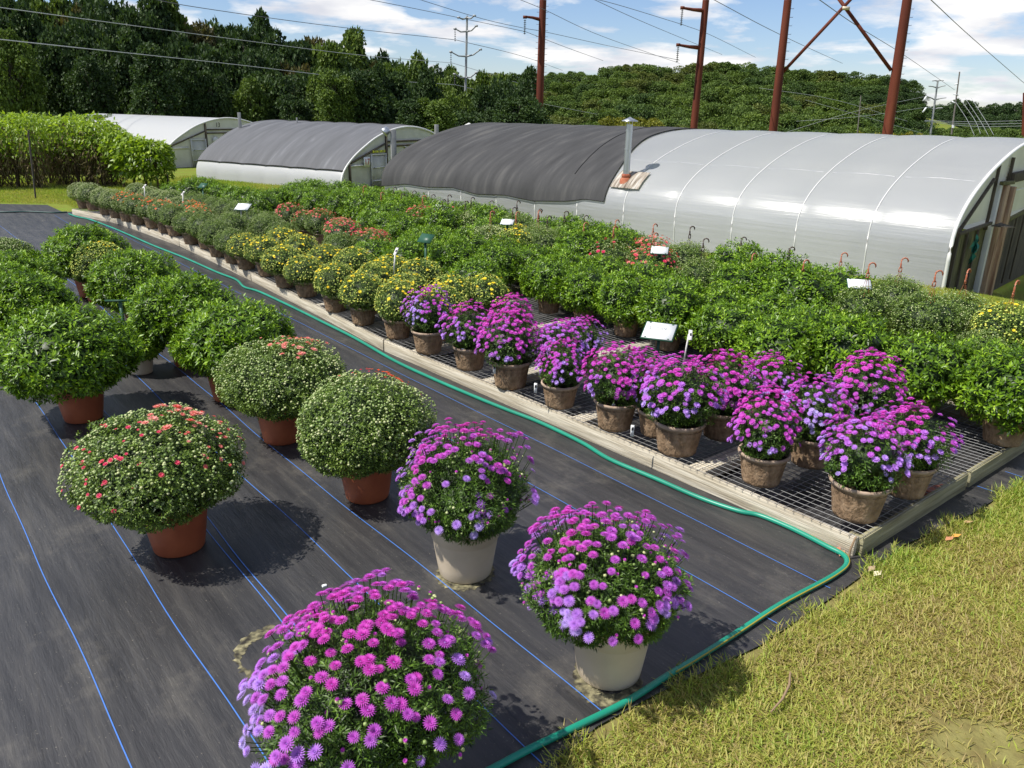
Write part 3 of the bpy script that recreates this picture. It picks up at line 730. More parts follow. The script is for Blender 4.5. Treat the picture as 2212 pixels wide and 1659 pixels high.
# ------------------------------------------------------------------ ground
GRASSM = mat('grass_ground', rough=0.95, spec=0.1, ramp=[(0.25, (0.13, 0.105, 0.045)), (0.42, (0.16, 0.17, 0.03)), (0.6, (0.15, 0.21, 0.028)), (0.8, (0.10, 0.17, 0.022))], rsrc='noise', scale=0.9, detail=12, bump=0.8, bscale=30, nrough=0.7)
xs = np.sign(np.linspace(-1, 1, 181)) * np.abs(np.linspace(-1, 1, 181)) ** 2.6 * 900 + 4
ys = np.linspace(0, 1, 181) ** 2.4 * 1100 - 6
X, Y = np.meshgrid(xs, ys)
Z = terrain(X, Y)
n = len(xs)
i = (np.arange(n - 1)[:, None] * n + np.arange(n - 1)[None]).ravel()
mb = MB(); mb.add(np.stack([X, Y, Z], -1).reshape(-1, 3), q=np.stack([i, i + 1, i + n + 1, i + n], -1))
tag(mb.build('ground', GRASSM, None, True), kind='structure')

# black woven ground cloth
CLOTH = mat('woven_ground_cloth', rough=0.46, spec=0.5, ramp=[(0.32, (0.018, 0.018, 0.020)), (0.52, (0.036, 0.035, 0.036)), (0.66, (0.058, 0.055, 0.052)), (0.78, (0.115, 0.108, 0.098))], rsrc='noise', scale=1.3, stretch=(0.8, 7.0, 1.0), detail=14, bump=0.7, bscale=2.0, bstretch=(0.4, 3, 1), nrough=0.68)
m = CLOTH; ntt = m.node_tree
# light specks and dusty scuffs lying on the cloth, and the fine weave
b = ntt.nodes['Principled BSDF']; base = b.inputs['Base Color'].links[0].from_socket
tcn = ntt.nodes.new('ShaderNodeTexCoord')
vo = ntt.nodes.new('ShaderNodeTexNoise'); vo.inputs['Scale'].default_value = 95; vo.inputs['Detail'].default_value = 2
ntt.links.new(tcn.outputs['Object'], vo.inputs['Vector'])
r1 = ntt.nodes.new('ShaderNodeValToRGB'); r1.color_ramp.elements[0].position = 0.70; r1.color_ramp.elements[1].position = 0.76
ntt.links.new(vo.outputs['Fac'], r1.inputs[0])
v2 = ntt.nodes.new('ShaderNodeTexNoise'); v2.inputs['Scale'].default_value = 1.7; v2.inputs['Detail'].default_value = 8; v2.inputs['Roughness'].default_value = 0.75
ntt.links.new(tcn.outputs['Object'], v2.inputs['Vector'])
r2 = ntt.nodes.new('ShaderNodeValToRGB'); r2.color_ramp.elements[0].position = 0.54; r2.color_ramp.elements[1].position = 0.72
ntt.links.new(v2.outputs['Fac'], r2.inputs[0])
mu = ntt.nodes.new('ShaderNodeMath'); mu.operation = 'MULTIPLY'; ntt.links.new(r1.outputs[0], mu.inputs[0]); mu.inputs[1].default_value = 0.55
mu2 = ntt.nodes.new('ShaderNodeMath'); mu2.operation = 'MULTIPLY'; ntt.links.new(r2.outputs[0], mu2.inputs[0]); mu2.inputs[1].default_value = 0.22
ad = ntt.nodes.new('ShaderNodeMath'); ad.operation = 'MAXIMUM'; ntt.links.new(mu.outputs[0], ad.inputs[0]); ntt.links.new(mu2.outputs[0], ad.inputs[1])
mxx = ntt.nodes.new('ShaderNodeMix'); mxx.data_type = 'RGBA'; ntt.links.new(ad.outputs[0], mxx.inputs['Factor']); ntt.links.new(base, mxx.inputs['A']); mxx.inputs['B'].default_value = (0.26, 0.235, 0.19, 1)
ntt.links.new(mxx.outputs['Result'], b.inputs['Base Color'])

edge = [(-0.9, 1.55), (0.22, 2.55), (0.41, 2.78), (0.72, 3.0), (1.31, 3.37), (1.86, 3.82), (2.53, 4.40), (3.22, 4.85), (3.91, 5.39)]
def vin(u, v): p = uv(u, v); return (p.x, p.y)
edge += [vin(-0.55, 3.2), vin(-0.5, 5.75)]
poly = edge + [vin(4, 5.75), vin(10, 5.8), vin(16.5, 5.5), vin(17.6, 3.2), vin(19.3, 0.4), vin(19.6, -0.7)]
poly += [(-11.9, 20.15), (-13.2, 20.15), (-30, 19.6), (-30, 0.4), (-2, 0.6)]
def sheet(name, poly, z, m, cuts=(), **kw):
    me = bpy.data.meshes.new(name); ca, sa = math.cos(AU), math.sin(AU)
    me.from_pydata([(x * ca + y * sa, -x * sa + y * ca, z) for x, y in poly], [], [list(range(len(poly)))]); me.materials.append(m); me.update()
    o = link(name, me); o.rotation_euler = (0, 0, AU); return o
cl = sheet('ground_cloth', poly, 0.004, CLOTH)
tag(cl, 'black woven weed cloth covering the ground under pots and benches', 'ground cloth')
tag(cl, kind='structure'); del cl['label']; del cl['category']
cl.name = 'pavement_cloth'
# seam: one strip of cloth overlaps the next
LINE = mat('blue_thread', (0.06, 0.17, 0.50), 0.5)
LINE2 = mat('pale_thread', (0.10, 0.13, 0.25), 0.6)
def u_start(v):
    E = [touv(p) for p in edge[:9]] + [(-0.55, 3.2), (-0.5, 5.75)]
    E = [(-9, -9)] + E
    return float(np.interp(v, [e[1] for e in E], [e[0] for e in E])) + 0.05
def stripe(v0, u0, u1, w, m, name='marking_line', amp=0.012, ph=0.0, z=0.0085):
    u0 = max(u0, u_start(v0)); us = np.arange(u0, u1, 0.12); mb = MB()
    vs = v0 + amp * np.sin(us * 1.3 + ph) + 0.35 * amp * np.sin(us * 4.1 + ph * 2)
    a = [tuple(uv(u, v - w / 2, z)) for u, v in zip(us, vs)]; b_ = [tuple(uv(u, v + w / 2, z)) for u, v in zip(us, vs)]
    k = len(us); ii = np.arange(k - 1)
    mb.add(a + b_, q=np.stack([ii, ii + k, ii + k + 1, ii + 1], -1))
    tag(mb.build(name, m), kind='structure')
vA = touv(gnd(132, 1322))[1]
offs = [touv(gnd(*p))[1] for p in [(132, 1322), (417, 1402), (545, 1265), (711, 1208), (921, 1236)]]
for k_, v0 in enumerate(offs):
    stripe(v0, -6, 19 if k_ != 3 else 19, 0.0056, LINE, ph=k_ * 1.7)
stripe(offs[2] + 0.035, -3.2, 3.0, 0.006, LINE, ph=4.0, amp=0.022, z=0.0095)
for k_ in range(1, 14): stripe(offs[0] - 0.455 * k_, -4, 19.5, 0.0056, LINE if k_ < 3 else LINE2, ph=k_ * 2.2)
v0 = offs[4]
for q in [(1370, 1175), (1620, 1185)]:
    stripe(touv(gnd(*q))[1], -3.2, 19, 0.0055, LINE, ph=q[0], amp=0.006)
for k_ in range(1, 12): stripe(0.32 + 0.455 * k_, -1.6, -0.05, 0.007, LINE, ph=k_, amp=0.01)
# dusty ring where a pot stood
DUST = mat('dry_dust', rough=1.0, spec=0.05, ramp=[(0.35, (0.035, 0.032, 0.028)), (0.5, (0.12, 0.11, 0.07)), (0.68, (0.30, 0.27, 0.16))], rsrc='noise', scale=26, detail=8)
def ring(px, py, r0, r1, z=0.006):
    c = gnd(px, py); rng = np.random.default_rng(int(px)); mb = MB()
    an = np.linspace(0, 2 * math.pi, 90, endpoint=False)
    a = r0 * (1 + 0.05 * np.sin(3 * an + px) + 0.03 * rng.normal(size=90)); b_ = r1 * (1 + 0.07 * np.sin(2 * an + px) + 0.04 * rng.normal(size=90))
    v = np.concatenate([np.stack([c[0] + a * np.cos(an), c[1] + a * np.sin(an), np.full(90, z)], 1), np.stack([c[0] + b_ * np.cos(an), c[1] + b_ * np.sin(an), np.full(90, z)], 1)])
    i = np.arange(90); mb.add(v, q=np.stack([i, i + 90, (i + 1) % 90 + 90, (i + 1) % 90], -1))
    tag(mb.build('dust_ring', DUST), kind='structure')
ring(600, 1410, 0.165, 0.215)
ring(1005, 1240, 0.10, 0.175); ring(1312, 1468, 0.10, 0.178)

# ------------------------------------------------------------------ benches
WOOD = mat('grey_weathered_board', rough=0.8, spec=0.25, ramp=[(0.28, (0.24, 0.20, 0.14)), (0.42, (0.42, 0.37, 0.28)), (0.58, (0.57, 0.52, 0.42)), (0.8, (0.66, 0.62, 0.53))], rsrc='noise', scale=3.0, stretch=(0.55, 3, 11), detail=10, bump=0.5, bscale=6, bstretch=(0.4, 4, 14), nrough=0.6)
WOODG = mat('greenish_board', rough=0.85, spec=0.2, ramp=[(0.3, (0.16, 0.14, 0.08)), (0.5, (0.27, 0.25, 0.15)), (0.72, (0.40, 0.37, 0.25))], rsrc='noise', scale=3.0, stretch=(0.6, 3, 12), detail=10, bump=0.5, bscale=6, bstretch=(0.4, 4, 14))
WIRE = mat('galvanised_wire', (0.25, 0.25, 0.25), 0.5, metal=0.5)
def board(name, a, b, h, th, m, parent, z0=0.0, rng_=None, wav=0.0):
    """plank on edge from a to b (x, y), in its own local frame so the grain follows it"""
    a = Vector((a[0], a[1], 0)); b = Vector((b[0], b[1], 0)); d = b - a; ln = d.length
    mb = MB(); k = max(2, int(ln / 0.3))
    xs_ = np.linspace(0, ln, k)
    v = []
    for x in xs_:
        e = wav * math.sin(x * 1.1 + ln)
        for y, z in ((-th / 2, 0), (th / 2, 0), (th / 2, h + e), (-th / 2, h + e)): v.append((x, y, z))
    q = []
    for i_ in range(k - 1):
        for j_ in range(4): q.append((i_ * 4 + j_, i_ * 4 + (j_ + 1) % 4, i_ * 4 + 4 + (j_ + 1) % 4, i_ * 4 + 4 + j_))
    q += [(3, 2, 1, 0), ((k - 1) * 4, (k - 1) * 4 + 1, (k - 1) * 4 + 2, (k - 1) * 4 + 3)]
    mb.add(v, q=q)
    o = mb.build(name, m, parent)
    o.location = (a.x, a.y, z0); o.rotation_euler = (0, 0, math.atan2(d.y, d.x))
    if parent:
        o.matrix_parent_inverse = Matrix.Translation(-parent.location)
    bevel(o, 0.004, 2)
    return o
FR = [(0.0, 0.0), (5.45, -0.17), (9.75, 0.02), (13.4, 0.09), (17.0, -0.14), (18.95, -0.62)]
def front_v(u):
    return float(np.interp(u, [q[0] for q in FR], [q[1] for q in FR]))
def bench(label, FRl, width, u_end, near, name='display_bench', cells=0.064):
    c = uv(0, FRl[0][1]); t = thing(name, (c.x, c.y, 0), 0, label, 'bench', 'low wire benches')
    for i_ in range(len(FRl) - 1):
        a = uv(FRl[i_][0] + 0.012, FRl[i_][1] + 0.02); b = uv(FRl[i_ + 1][0] - 0.012, FRl[i_ + 1][1] + 0.02)
        board('front_board', a, b, ZBENCH - 0.012, 0.040, WOOD, t, wav=0.004)
    for i_, (u, v) in enumerate(FRl):
        q = uv(u + (0.045 if i_ == 0 else 0), v + 0.065); mb = MB(); mb.box((0, 0, 0.062), (0.075, 0.045, 0.124)); o = mb.build('post', WOODG, t)
        o.location = (q.x, q.y, 0); o.rotation_euler = (0, 0, AU); o.matrix_parent_inverse = Matrix.Translation(-t.location)
    fv = lambda u: float(np.interp(u, [q[0] for q in FRl], [q[1] for q in FRl]))
    # end boards and cross boards under the wire
    for s0, s1, m in ((0.0, 1.56, WOODG), (1.57, width, WOODG)):
        board('end_board', uv(0.0, fv(0) + s0 + 0.045), uv(0.0, fv(0) + s1), ZBENCH - 0.014, 0.04, m, t)
    for u in np.arange(1.25, u_end, 1.22):
        board('cross_board', uv(u, fv(u) + 0.045), uv(u, fv(u) + width - 0.05), 0.09, 0.09 if int(u * 10) % 3 else 0.14, WOOD, t, z0=ZBENCH - 0.108)
    board('back_board', uv(0.05, fv(0) + width - 0.02), uv(u_end, fv(u_end) + width - 0.02), ZBENCH - 0.016, 0.04, WOODG, t)
    # legs
    # welded wire mesh: one sheet of crossing wires
    mb = MB(); g = np.random.default_rng(5); zz_ = ZBENCH; r_ = 0.0024
    def wire(P, rad):
        P = np.asarray(P); T = np.gradient(P, axis=0); T /= np.linalg.norm(T, axis=1)[:, None]
        A = np.stack([-T[:, 1], T[:, 0], 0 * T[:, 0]], 1); k = len(P)
        ring_ = [P + A * rad + np.array([0, 0, -rad * 0.5]), P + np.array([0, 0, rad]), P - A * rad + np.array([0, 0, -rad * 0.5])]
        v = np.stack(ring_, 1).reshape(-1, 3); i = np.arange(k - 1)[:, None] * 3; j = np.arange(3)[None]
        mb.add(v, q=np.stack([i + j, i + 3 + j, i + 3 + (j + 1) % 3, i + (j + 1) % 3], -1).reshape(-1, 4))
    us = np.arange(-0.01, u_end + 0.02, cells)
    for u in us:
        f0 = fv(u); vs = np.array([-0.015, 0.3, 0.8, 1.3, 1.8, 2.3, width])
        wire([tuple(uv(u + 0.002 * g.normal(), f0 + v, zz_ + (-0.006 if 0 < k_ < 6 else -0.003) + 0.002 * g.normal())) for k_, v in enumerate(vs)], r_)
    uu = np.arange(-0.01, u_end, 0.45)
    for v in np.arange(0.0, width + 0.001, cells):
        ph = g.uniform(0, 6)
        wire([tuple(uv(u, fv(u) + v, zz_ + 0.0035 - 0.004 * math.sin(u * 2.6) ** 2 + 0.0015 * math.sin(u * 5 + ph))) for u in uu], r_)
    o = mb.build('wire_mesh', WIRE, t); o.matrix_parent_inverse = Matrix.Translation(-t.location)
    return t
bench('long low wire bench of grey boards beside the green hose', FR, 3.02, 18.95, True)
bench('second low wire bench behind the first, along the white tunnel', [(0.3, 3.34), (4.0, 3.34), (8.0, 3.36), (13.9, 3.36), (16.9, 3.5)], 1.95, 16.9, False)

# brick and block seen through the wire
BRICK = mat('red_brick', rough=0.9, ramp=[(0.3, (0.26, 0.085, 0.05)), (0.7, (0.42, 0.16, 0.10))], rsrc='noise', scale=20, bump=0.6)
mb = MB(); mb.box((0, 0, 0.045), (0.2, 0.09, 0.065)); o = mb.build('brick', BRICK); q = gnd(2022, 1062, 0.05)
o.location = (q[0], q[1], 0.0); o.rotation_euler = (0, 0, 0.35); bevel(o); tag(o, 'red brick lying under the wire near the bench corner', 'brick')
# snapped stick leaning on the bench corner
mb = MB(); mb.tube([(0, 0, 0.0), (0.004, 0.003, 0.07), (0.018, 0.0, 0.15), (0.028, 0.004, 0.165)], [0.009, 0.007, 0.006, 0.004], n=7)
STICK = mat('dry_stick', (0.25, 0.17, 0.10), 0.9)
o = mb.build('stick', STICK); q = gnd(1831, 1204); o.location = (q[0] - 0.01, q[1] - 0.03, 0); tag(o, 'short brown stick leaning on the near bench corner', 'stick')

# ------------------------------------------------------------------ garden hose
HOSEM = mat('green_hose', rough=0.38, spec=0.5, ramp=[(0.3, (0.008, 0.19, 0.125)), (0.7, (0.012, 0.26, 0.17))], rsrc='noise', scale=3)
HOSEY = mat('hose_yellow_stripe', (0.30, 0.25, 0.02), 0.45)
hp = [(149, 462), (166, 468), (194, 474), (240, 491), (278, 507), (333, 531), (399, 557), (469, 588), (510, 604), (528, 620), (560, 630), (625, 660), (700, 697), (768, 731), (852, 779), (935, 818), (1026, 857), (1095, 885), (1165, 912), (1255, 955), (1317, 992), (1414, 1033), (1511, 1075),
      (1593, 1103), (1640, 1113), (1698, 1136), (1746, 1159), (1790, 1182), (1818, 1196), (1829, 1208), (1827, 1222), (1810, 1237), (1777, 1257), (1687, 1305), (1590, 1368), (1500, 1425), (1444, 1458), (1354, 1515), (1250, 1567), (1146, 1617), (1050, 1668), (930, 1730)]
def catmull(P, k=8):
    P = [np.asarray(p, float) for p in P]; P = [2 * P[0] - P[1]] + P + [2 * P[-1] - P[-2]]; out_ = []
    for i_ in range(1, len(P) - 2):
        for t_ in np.linspace(0, 1, k, endpoint=False):
            a, b, c, d = P[i_ - 1:i_ + 3]
            out_.append(0.5 * ((2 * b) + (-a + c) * t_ + (2 * a - 5 * b + 4 * c - d) * t_ ** 2 + (-a + 3 * b - 3 * c + d) * t_ ** 3))
    out_.append(P[-2]); return np.array(out_)
HR = 0.0165
P = catmull([gnd(x, y, HR + 0.006) for x, y in hp], 6)
mb = MB(); mb.tube(P, HR, n=16)
ho = mb.build('garden_hose', HOSEM, None, True)
tag(ho, 'green garden hose following the bench board and turning along the grass', 'hose')
sel = P[26 * 6:36 * 6]
T = np.gradient(sel, axis=0); T /= np.linalg.norm(T, axis=1)[:, None]; side = np.cross(T, [0, 0, 1.0])
for sg, rng_i in ((1, slice(0, 80)),):
    mb = MB(); S_ = sel[rng_i]; mb.tube(S_ - side[rng_i] * HR * 0.72 * sg + np.array([0, 0, HR * 0.45]), 0.0055, n=6); mb.build('stripe', HOSEY, ho, True)
hp2 = [(-60, 454), (0, 458), (60, 457), (110, 459), (145, 458)]
mb = MB(); mb.tube(catmull([gnd(x, y, HR + 0.006) for x, y in hp2]), HR, n=8)
o = mb.build('garden_hose', mat('dark_hose', (0.006, 0.05, 0.045), 0.5), None, True); tag(o, 'dark hose stretched across the far end of the black cloth', 'hose')

# ------------------------------------------------------------------ price cards and name stakes
GREENP = mat('green_plastic', (0.016, 0.075, 0.04), 0.45)
CARDM = mat('white_card', (0.78, 0.80, 0.80), 0.35)
def text_mesh(s_, size, m, name, parent, loc, rot, ext=0.0012):
    cu = bpy.data.curves.new(name, 'FONT'); cu.body = s_; cu.size = size; cu.extrude = ext; cu.align_x = 'CENTER'; cu.align_y = 'CENTER'
    tmp = bpy.data.objects.new('tmp', cu); COL.objects.link(tmp)
    bpy.context.view_layer.update()
    me = bpy.data.meshes.new_from_object(tmp.evaluated_get(bpy.context.evaluated_depsgraph_get()))
    bpy.data.objects.remove(tmp); bpy.data.curves.remove(cu)
    me.materials.clear(); me.materials.append(m); me.name = name
    o = link(name, me, parent); o.location = loc; o.rotation_euler = rot
    return o
def card(px, py, dist, w, h, label, face=1, post=0.5, rz=0.0, tilt=0.62, txt=None, two=False):
    """a card on a post; px,py is the card's centre; dist is how far north of the camera it stands"""
    c = atd(px, py, dist)
    t = thing('price_sign', (c[0], c[1], 0.15), rz, label, 'sign', 'price cards among the mums')
    zc = c[2] - 0.15
    for dx_ in ((-0.06, 0.06) if two else (0.0,)):
        mb = MB(); mb.box((dx_, 0.012, zc / 2 - 0.01), (0.03 if not two else 0.016, 0.018, max(0.05, zc))); mb.build('post', GREENP if not two else TAG, t)
    f = link('frame', None, t)
    mb = MB(); mb.box((0, 0, 0), (w * 1.07, h * 1.1, 0.008)); fr = mb.build('backing', GREENP if face or not two else CARDM, t)
    bpy.data.objects.remove(f)
    fr.location = (0, 0, zc); fr.rotation_euler = (tilt if face else -tilt, 0, 0)
    if face:
        mb = MB(); mb.box((0, 0, 0.0065), (w, h, 0.004)); mb.build('card', CARDM, fr)
        for sx in (-0.38, 0.38):
            for sy in (-0.46, 0.46):
                mb = MB(); mb.box((sx * w, sy * h, 0.0095), (0.02, 0.012, 0.003)); mb.build('clip', GREENP, fr)
        if txt: text_mesh(txt, h * 0.27, mat('faded_ink', (0.30, 0.31, 0.32), 0.5), 'lettering', fr, (-w * 0.08, h * 0.12, 0.0095), (0, 0, 0), 0.0006)
    return t
def depth_of(u, v): return uv(u, v).y
def card_uv(px, py, z, *a, **k):
    q = gnd(px, py, z); return card(px, py, q[1], *a, **k)
card_uv(1424, 716, 0.60, 0.29, 0.24, 'white price card with handwritten figures on green post behind the asters', rz=-0.38, tilt=0.42, txt='$17.99')
card_uv(525, 447, 0.72, 0.27, 0.20, 'white price card on two pale posts among grey-green mums', rz=-0.2, tilt=0.5, two=True)
card_uv(1425, 541, 0.86, 0.22, 0.15, 'blank white card before the far end of white tunnel bays', rz=-0.25, tilt=0.5)
card_uv(1096, 480, 0.90, 0.20, 0.14, 'small white card above bright yellow hanging mum', rz=-0.25, tilt=0.5)
card_uv(1856, 614, 0.84, 0.24, 0.15, 'white card half buried in leafy mums near the tunnel end', rz=-0.2, tilt=0.5)
card_uv(953, 450, 0.86, 0.26, 0.17, 'white card behind the coral mums in front of the first hooks', rz=-0.3, tilt=0.55)
card_uv(920, 515, 0.92, 0.20, 0.14, 'dark green sign back on green post behind the yellow mums', face=0, rz=2.6, tilt=0.7)
card_uv(438, 401, 0.86, 0.20, 0.13, 'small dark green sign back over the farthest leafy mums', face=0, rz=2.6, tilt=0.7)
card_uv(258, 650, 0.70, 0.26, 0.02, 'green sign seen edge on beside the largest leafy mums', face=0, rz=0.1, tilt=1.1)
def stake(px, py, z, ln, label, rz=0.3):
    c = gnd(px, py, z)
    t = thing('plant_label', (c[0], c[1], z - ln), rz, label, 'plant label', 'white stake labels')
    mb = MB(); mb.box((0, 0, ln / 2), (0.018, 0.003, ln), ry=0.1); mb.build('stake', TAG, t)
    h = MB(); h.box((0.02, -0.03, ln), (0.035, 0.13, 0.004), rx=0.55, rz=-0.5); hd = h.build('head', TAG, t)
    h = MB(); h.box((0.022, -0.03, ln + 0.004), (0.02, 0.035, 0.003), rx=0.55, rz=-0.5); h.build('print', INK, hd)
stake(1484, 722, 0.58, 0.42, 'white stake label standing right of the handwritten price card')
stake(851, 542, 0.90, 0.34, 'white stake label rising out of the yellow mums')
stake(393, 417, 0.84, 0.34, 'white stake label by the orange mums below the peppers')
stake(310, 402, 0.84, 0.34, 'farthest white stake label, above the whitish mums')
mini = 0
for i_, (px, py) in enumerate([(1157, 833), (1325, 878), (1366, 925), (1537, 892), (1652, 868), (1775, 950), (1068, 792), (1000, 757)]):
    c = gnd(px, py + 4, 0.345)
    t = thing('pot_tag', (c[0], c[1], 0.30), -0.1, 'small white tag with dark print in an aster pot, %s from left' % ORD[[0, 0, 0, 0, 0, 0, 0, 0][0]], 'plant tag', 'pot tags')
    mb = MB(); mb.box((0, 0, 0.04), (0.026, 0.002, 0.09)); a_ = mb.build('tag_card', CARDM, t)
    mb = MB(); mb.box((0, -0.002, 0.056), (0.016, 0.002, 0.026)); mb.build('print', REDM if i_ % 2 else INK, t)
    t['px'] = px
mt_ = sorted([o for o in COL.objects if 'px' in o.keys()], key=lambda o: o['px'])
for n_, o in enumerate(mt_):
    o['label'] = 'small white printed tag standing in an aster pot, %s from left' % ORD[n_]; del o['px']

# ------------------------------------------------------------------ plastic tunnels
FILM = mat('white_greenhouse_film', rough=0.30, spec=1.0, coat=0.0, ramp=[(0.3, (0.42, 0.43, 0.455)), (0.7, (0.49, 0.50, 0.52))], rsrc='noise', scale=0.5, stretch=(1, 1, 1), detail=4, bump=0.55, bscale=1.0, bstretch=(0.55, 1.5, 12.0), trans=0.45, tcol=(0.86, 0.87, 0.89))
FILM.node_tree.nodes['Principled BSDF'].inputs['Coat Roughness'].default_value = 0.28
FILMW = mat('opaque_white_film', (0.58, 0.59, 0.60), 0.4, trans=0.35, tcol=(0.7, 0.7, 0.7))
FILMD = mat('dirty_end_film', rough=0.45, ramp=[(0.3, (0.60, 0.60, 0.54)), (0.7, (0.76, 0.76, 0.71))], rsrc='noise', scale=2.4, detail=8, trans=0.3, tcol=(0.75, 0.75, 0.66))
SHADE = mat('black_shade_cloth', rough=0.85, spec=0.25, ramp=[(0.3, (0.036, 0.036, 0.037)), (0.55, (0.052, 0.052, 0.053)), (0.75, (0.085, 0.083, 0.08))], rsrc='noise', scale=1.4, stretch=(3.2, 0.55, 0.55), detail=9, bump=0.45, bscale=2.2, bstretch=(2.6, 0.3, 0.3))
SHADE2 = mat('grey_shade_cloth', rough=0.75, spec=0.35, ramp=[(0.3, (0.075, 0.078, 0.085)), (0.6, (0.105, 0.108, 0.118)), (0.8, (0.17, 0.175, 0.19))], rsrc='noise', scale=1.2, stretch=(3.4, 0.5, 0.5), detail=7, bump=0.5, bscale=1.9, bstretch=(3.0, 0.3, 0.3))
ROPE = mat('black_rope', (0.012, 0.012, 0.012), 0.8)
STEEL = mat('galvanised_steel', (0.50, 0.52, 0.53), 0.32, metal=0.85)
STEELW = mat('white_steel_pipe', (0.62, 0.62, 0.60), 0.35)
TIMB = mat('brown_timber', rough=0.8, ramp=[(0.3, (0.16, 0.08, 0.045)), (0.5, (0.33, 0.21, 0.13)), (0.72, (0.50, 0.37, 0.25))], rsrc='noise', scale=2.2, stretch=(7, 7, 0.6), detail=9, bump=0.4)
TIMD = mat('dark_timber', rough=0.9, ramp=[(0.3, (0.03, 0.025, 0.018)), (0.7, (0.10, 0.08, 0.055))], rsrc='noise', scale=4, stretch=(5, 5, 0.8), detail=8, bump=0.4)
MOSS = mat('mossy_board', rough=0.95, ramp=[(0.3, (0.05, 0.05, 0.02)), (0.6, (0.13, 0.12, 0.05)), (0.8, (0.22, 0.22, 0.05))], rsrc='noise', scale=5, stretch=(4, 4, 0.7), detail=8, bump=0.5)

def resample(prof, k):
    P = np.array(prof, float); d = np.concatenate([[0], np.cumsum(np.linalg.norm(np.diff(P, axis=0), axis=1))])
    # smooth through the points
    C = catmull([(p[0], p[1], 0) for p in P], 12)[:, :2]
    d = np.concatenate([[0], np.cumsum(np.linalg.norm(np.diff(C, axis=0), axis=1))])
    t = np.linspace(0, d[-1], k)
    return np.stack([np.interp(t, d, C[:, 0]), np.interp(t, d, C[:, 1])], 1)
HALF = [(-.12, -.35), (-.18, .4), (-.2, .75), (-.05, 1.08), (.35, 1.38), (.93, 1.64), (1.5, 1.83), (2.37, 2.05), (3.2, 2.18), (4.0, 2.22)]
ARCH = HALF + [(8.0 - w, z) for w, z in HALF[::-1][1:]]
def tunnel(name, A, ang, prof, length, bay, label, film, puff=0.035, drop=0.01, k=64, z0=0.0):
    t = thing(name, (A[0], A[1], z0), ang, label, 'greenhouse', None)
    R_ = resample(prof, k)
    T_ = np.gradient(R_, axis=0); T_ /= np.linalg.norm(T_, axis=1)[:, None]
    Nw = np.stack([-T_[:, 1], T_[:, 0]], 1)      # outward in (w, z)
    def surf(nm, s0, s1, m, off=0.0, kk=(0, None), ns=8, edge=None, pf=puff):
        ss = np.arange(s0, s1 + 1e-6, bay / ns)
        if ss[-1] < s1 - 1e-3: ss = np.append(ss, s1)
        RR = R_[kk[0]:kk[1]]; NN = Nw[kk[0]:kk[1]]
        v = []
        for s_ in ss:
            b_ = pf * abs(math.sin(math.pi * s_ / bay)) ** 0.55
            pw = RR + NN * (b_ + off)
            v.append(np.stack([np.full(len(pw), s_), -pw[:, 0], pw[:, 1] - drop * s_], 1))
        v = np.array(v); a, b_ = v.shape[:2]
        if edge is not None: v = edge(v, ss)
        i = np.arange(a - 1)[:, None] * b_; j = np.arange(b_ - 1)[None]
        mb = MB(); mb.add(v.reshape(-1, 3), q=np.stack([i + j, i + j + 1, i + b_ + j + 1, i + b_ + j], -1).reshape(-1, 4))
        return mb.build(nm, m, t, True), v
    surf('film_cover', 0.0, length, film)
    return t, surf, R_, Nw
tn, surf, R_, Nw = tunnel('greenhouse', HA, HANG, ARCH, 14.55, 1.27, 'long white plastic tunnel, half under black shade cloth, steel flue on its side', FILM)
# black shade cloth over the far half; its lower edge is tied down at points and scallops between them
prof_len = np.concatenate([[0], np.cumsum(np.linalg.norm(np.diff(R_, axis=0), axis=1))])
ties = [(6.85, 0.79), (7.4, 0.80), (7.9, 0.72), (8.9, 0.65), (9.8, 0.71), (10.8, 0.66), (11.7, 0.75), (12.7, 0.69), (13.6, 0.71), (14.5, 0.60)]
def wz_at(z):      # parameter along the near side of the arch at height z
    return float(np.interp(z, R_[:20, 1], prof_len[:20]))
def pos_at(par, off=0.0):
    w = np.interp(par, prof_len, R_[:, 0]); z = np.interp(par, prof_len, R_[:, 1])
    nw = np.interp(par, prof_len, Nw[:, 0]); nz = np.interp(par, prof_len, Nw[:, 1])
    return w + nw * off, z + nz * off
total = prof_len[-1]
ss = np.arange(6.85, 14.66, 0.1)
lowz = np.array([np.interp(s_, [a for a, b in ties], [b for a, b in ties]) for s_ in ss])
tie_s = [a for a, b in ties]
sag = np.array([min(abs(s_ - a) for a in tie_s) for s_ in ss])
v = []; K = 60
for s_, lz in zip(ss, lowz):
    p0 = wz_at(min(lz, 1.2) + 0.01 * s_ * 0)
    s_top = s_
    pars = np.linspace(p0, total * 0.93, K)
    # the open edge near the flue runs slightly aslant up the arch
    shift = (1 - smooth(6.85, 9.5, np.array([s_]))) * 0.75 * smooth(1.3, 4.4, pars)
    off = 0.040 * np.abs(np.sin(math.pi * (s_ + shift) / 1.27)) ** 0.55 + 0.02
    w, z = pos_at(pars, off)
    v.append(np.stack([s_ + shift, -w, z - 0.01 * s_], 1))
v = np.array(v); a, b_ = v.shape[:2]
i = np.arange(a - 1)[:, None] * b_; j = np.arange(b_ - 1)[None]
mb = MB(); mb.add(v.reshape(-1, 3), q=np.stack([i + j, i + j + 1, i + b_ + j + 1, i + b_ + j], -1).reshape(-1, 4))
sc = mb.build('shade_cloth', SHADE, tn, True)
mb = MB(); mb.tube(v[:, 0] + np.array([0, 0.012, -0.004]), 0.011, n=6); mb.tube(v[0], 0.012, n=6)
seam = v[11].copy(); seam[:, 1] += 0.004; seam[:, 2] += 0.004; mb.tube(seam[4:], 0.010, n=6)
mb.build('edge_rope', ROPE, sc)
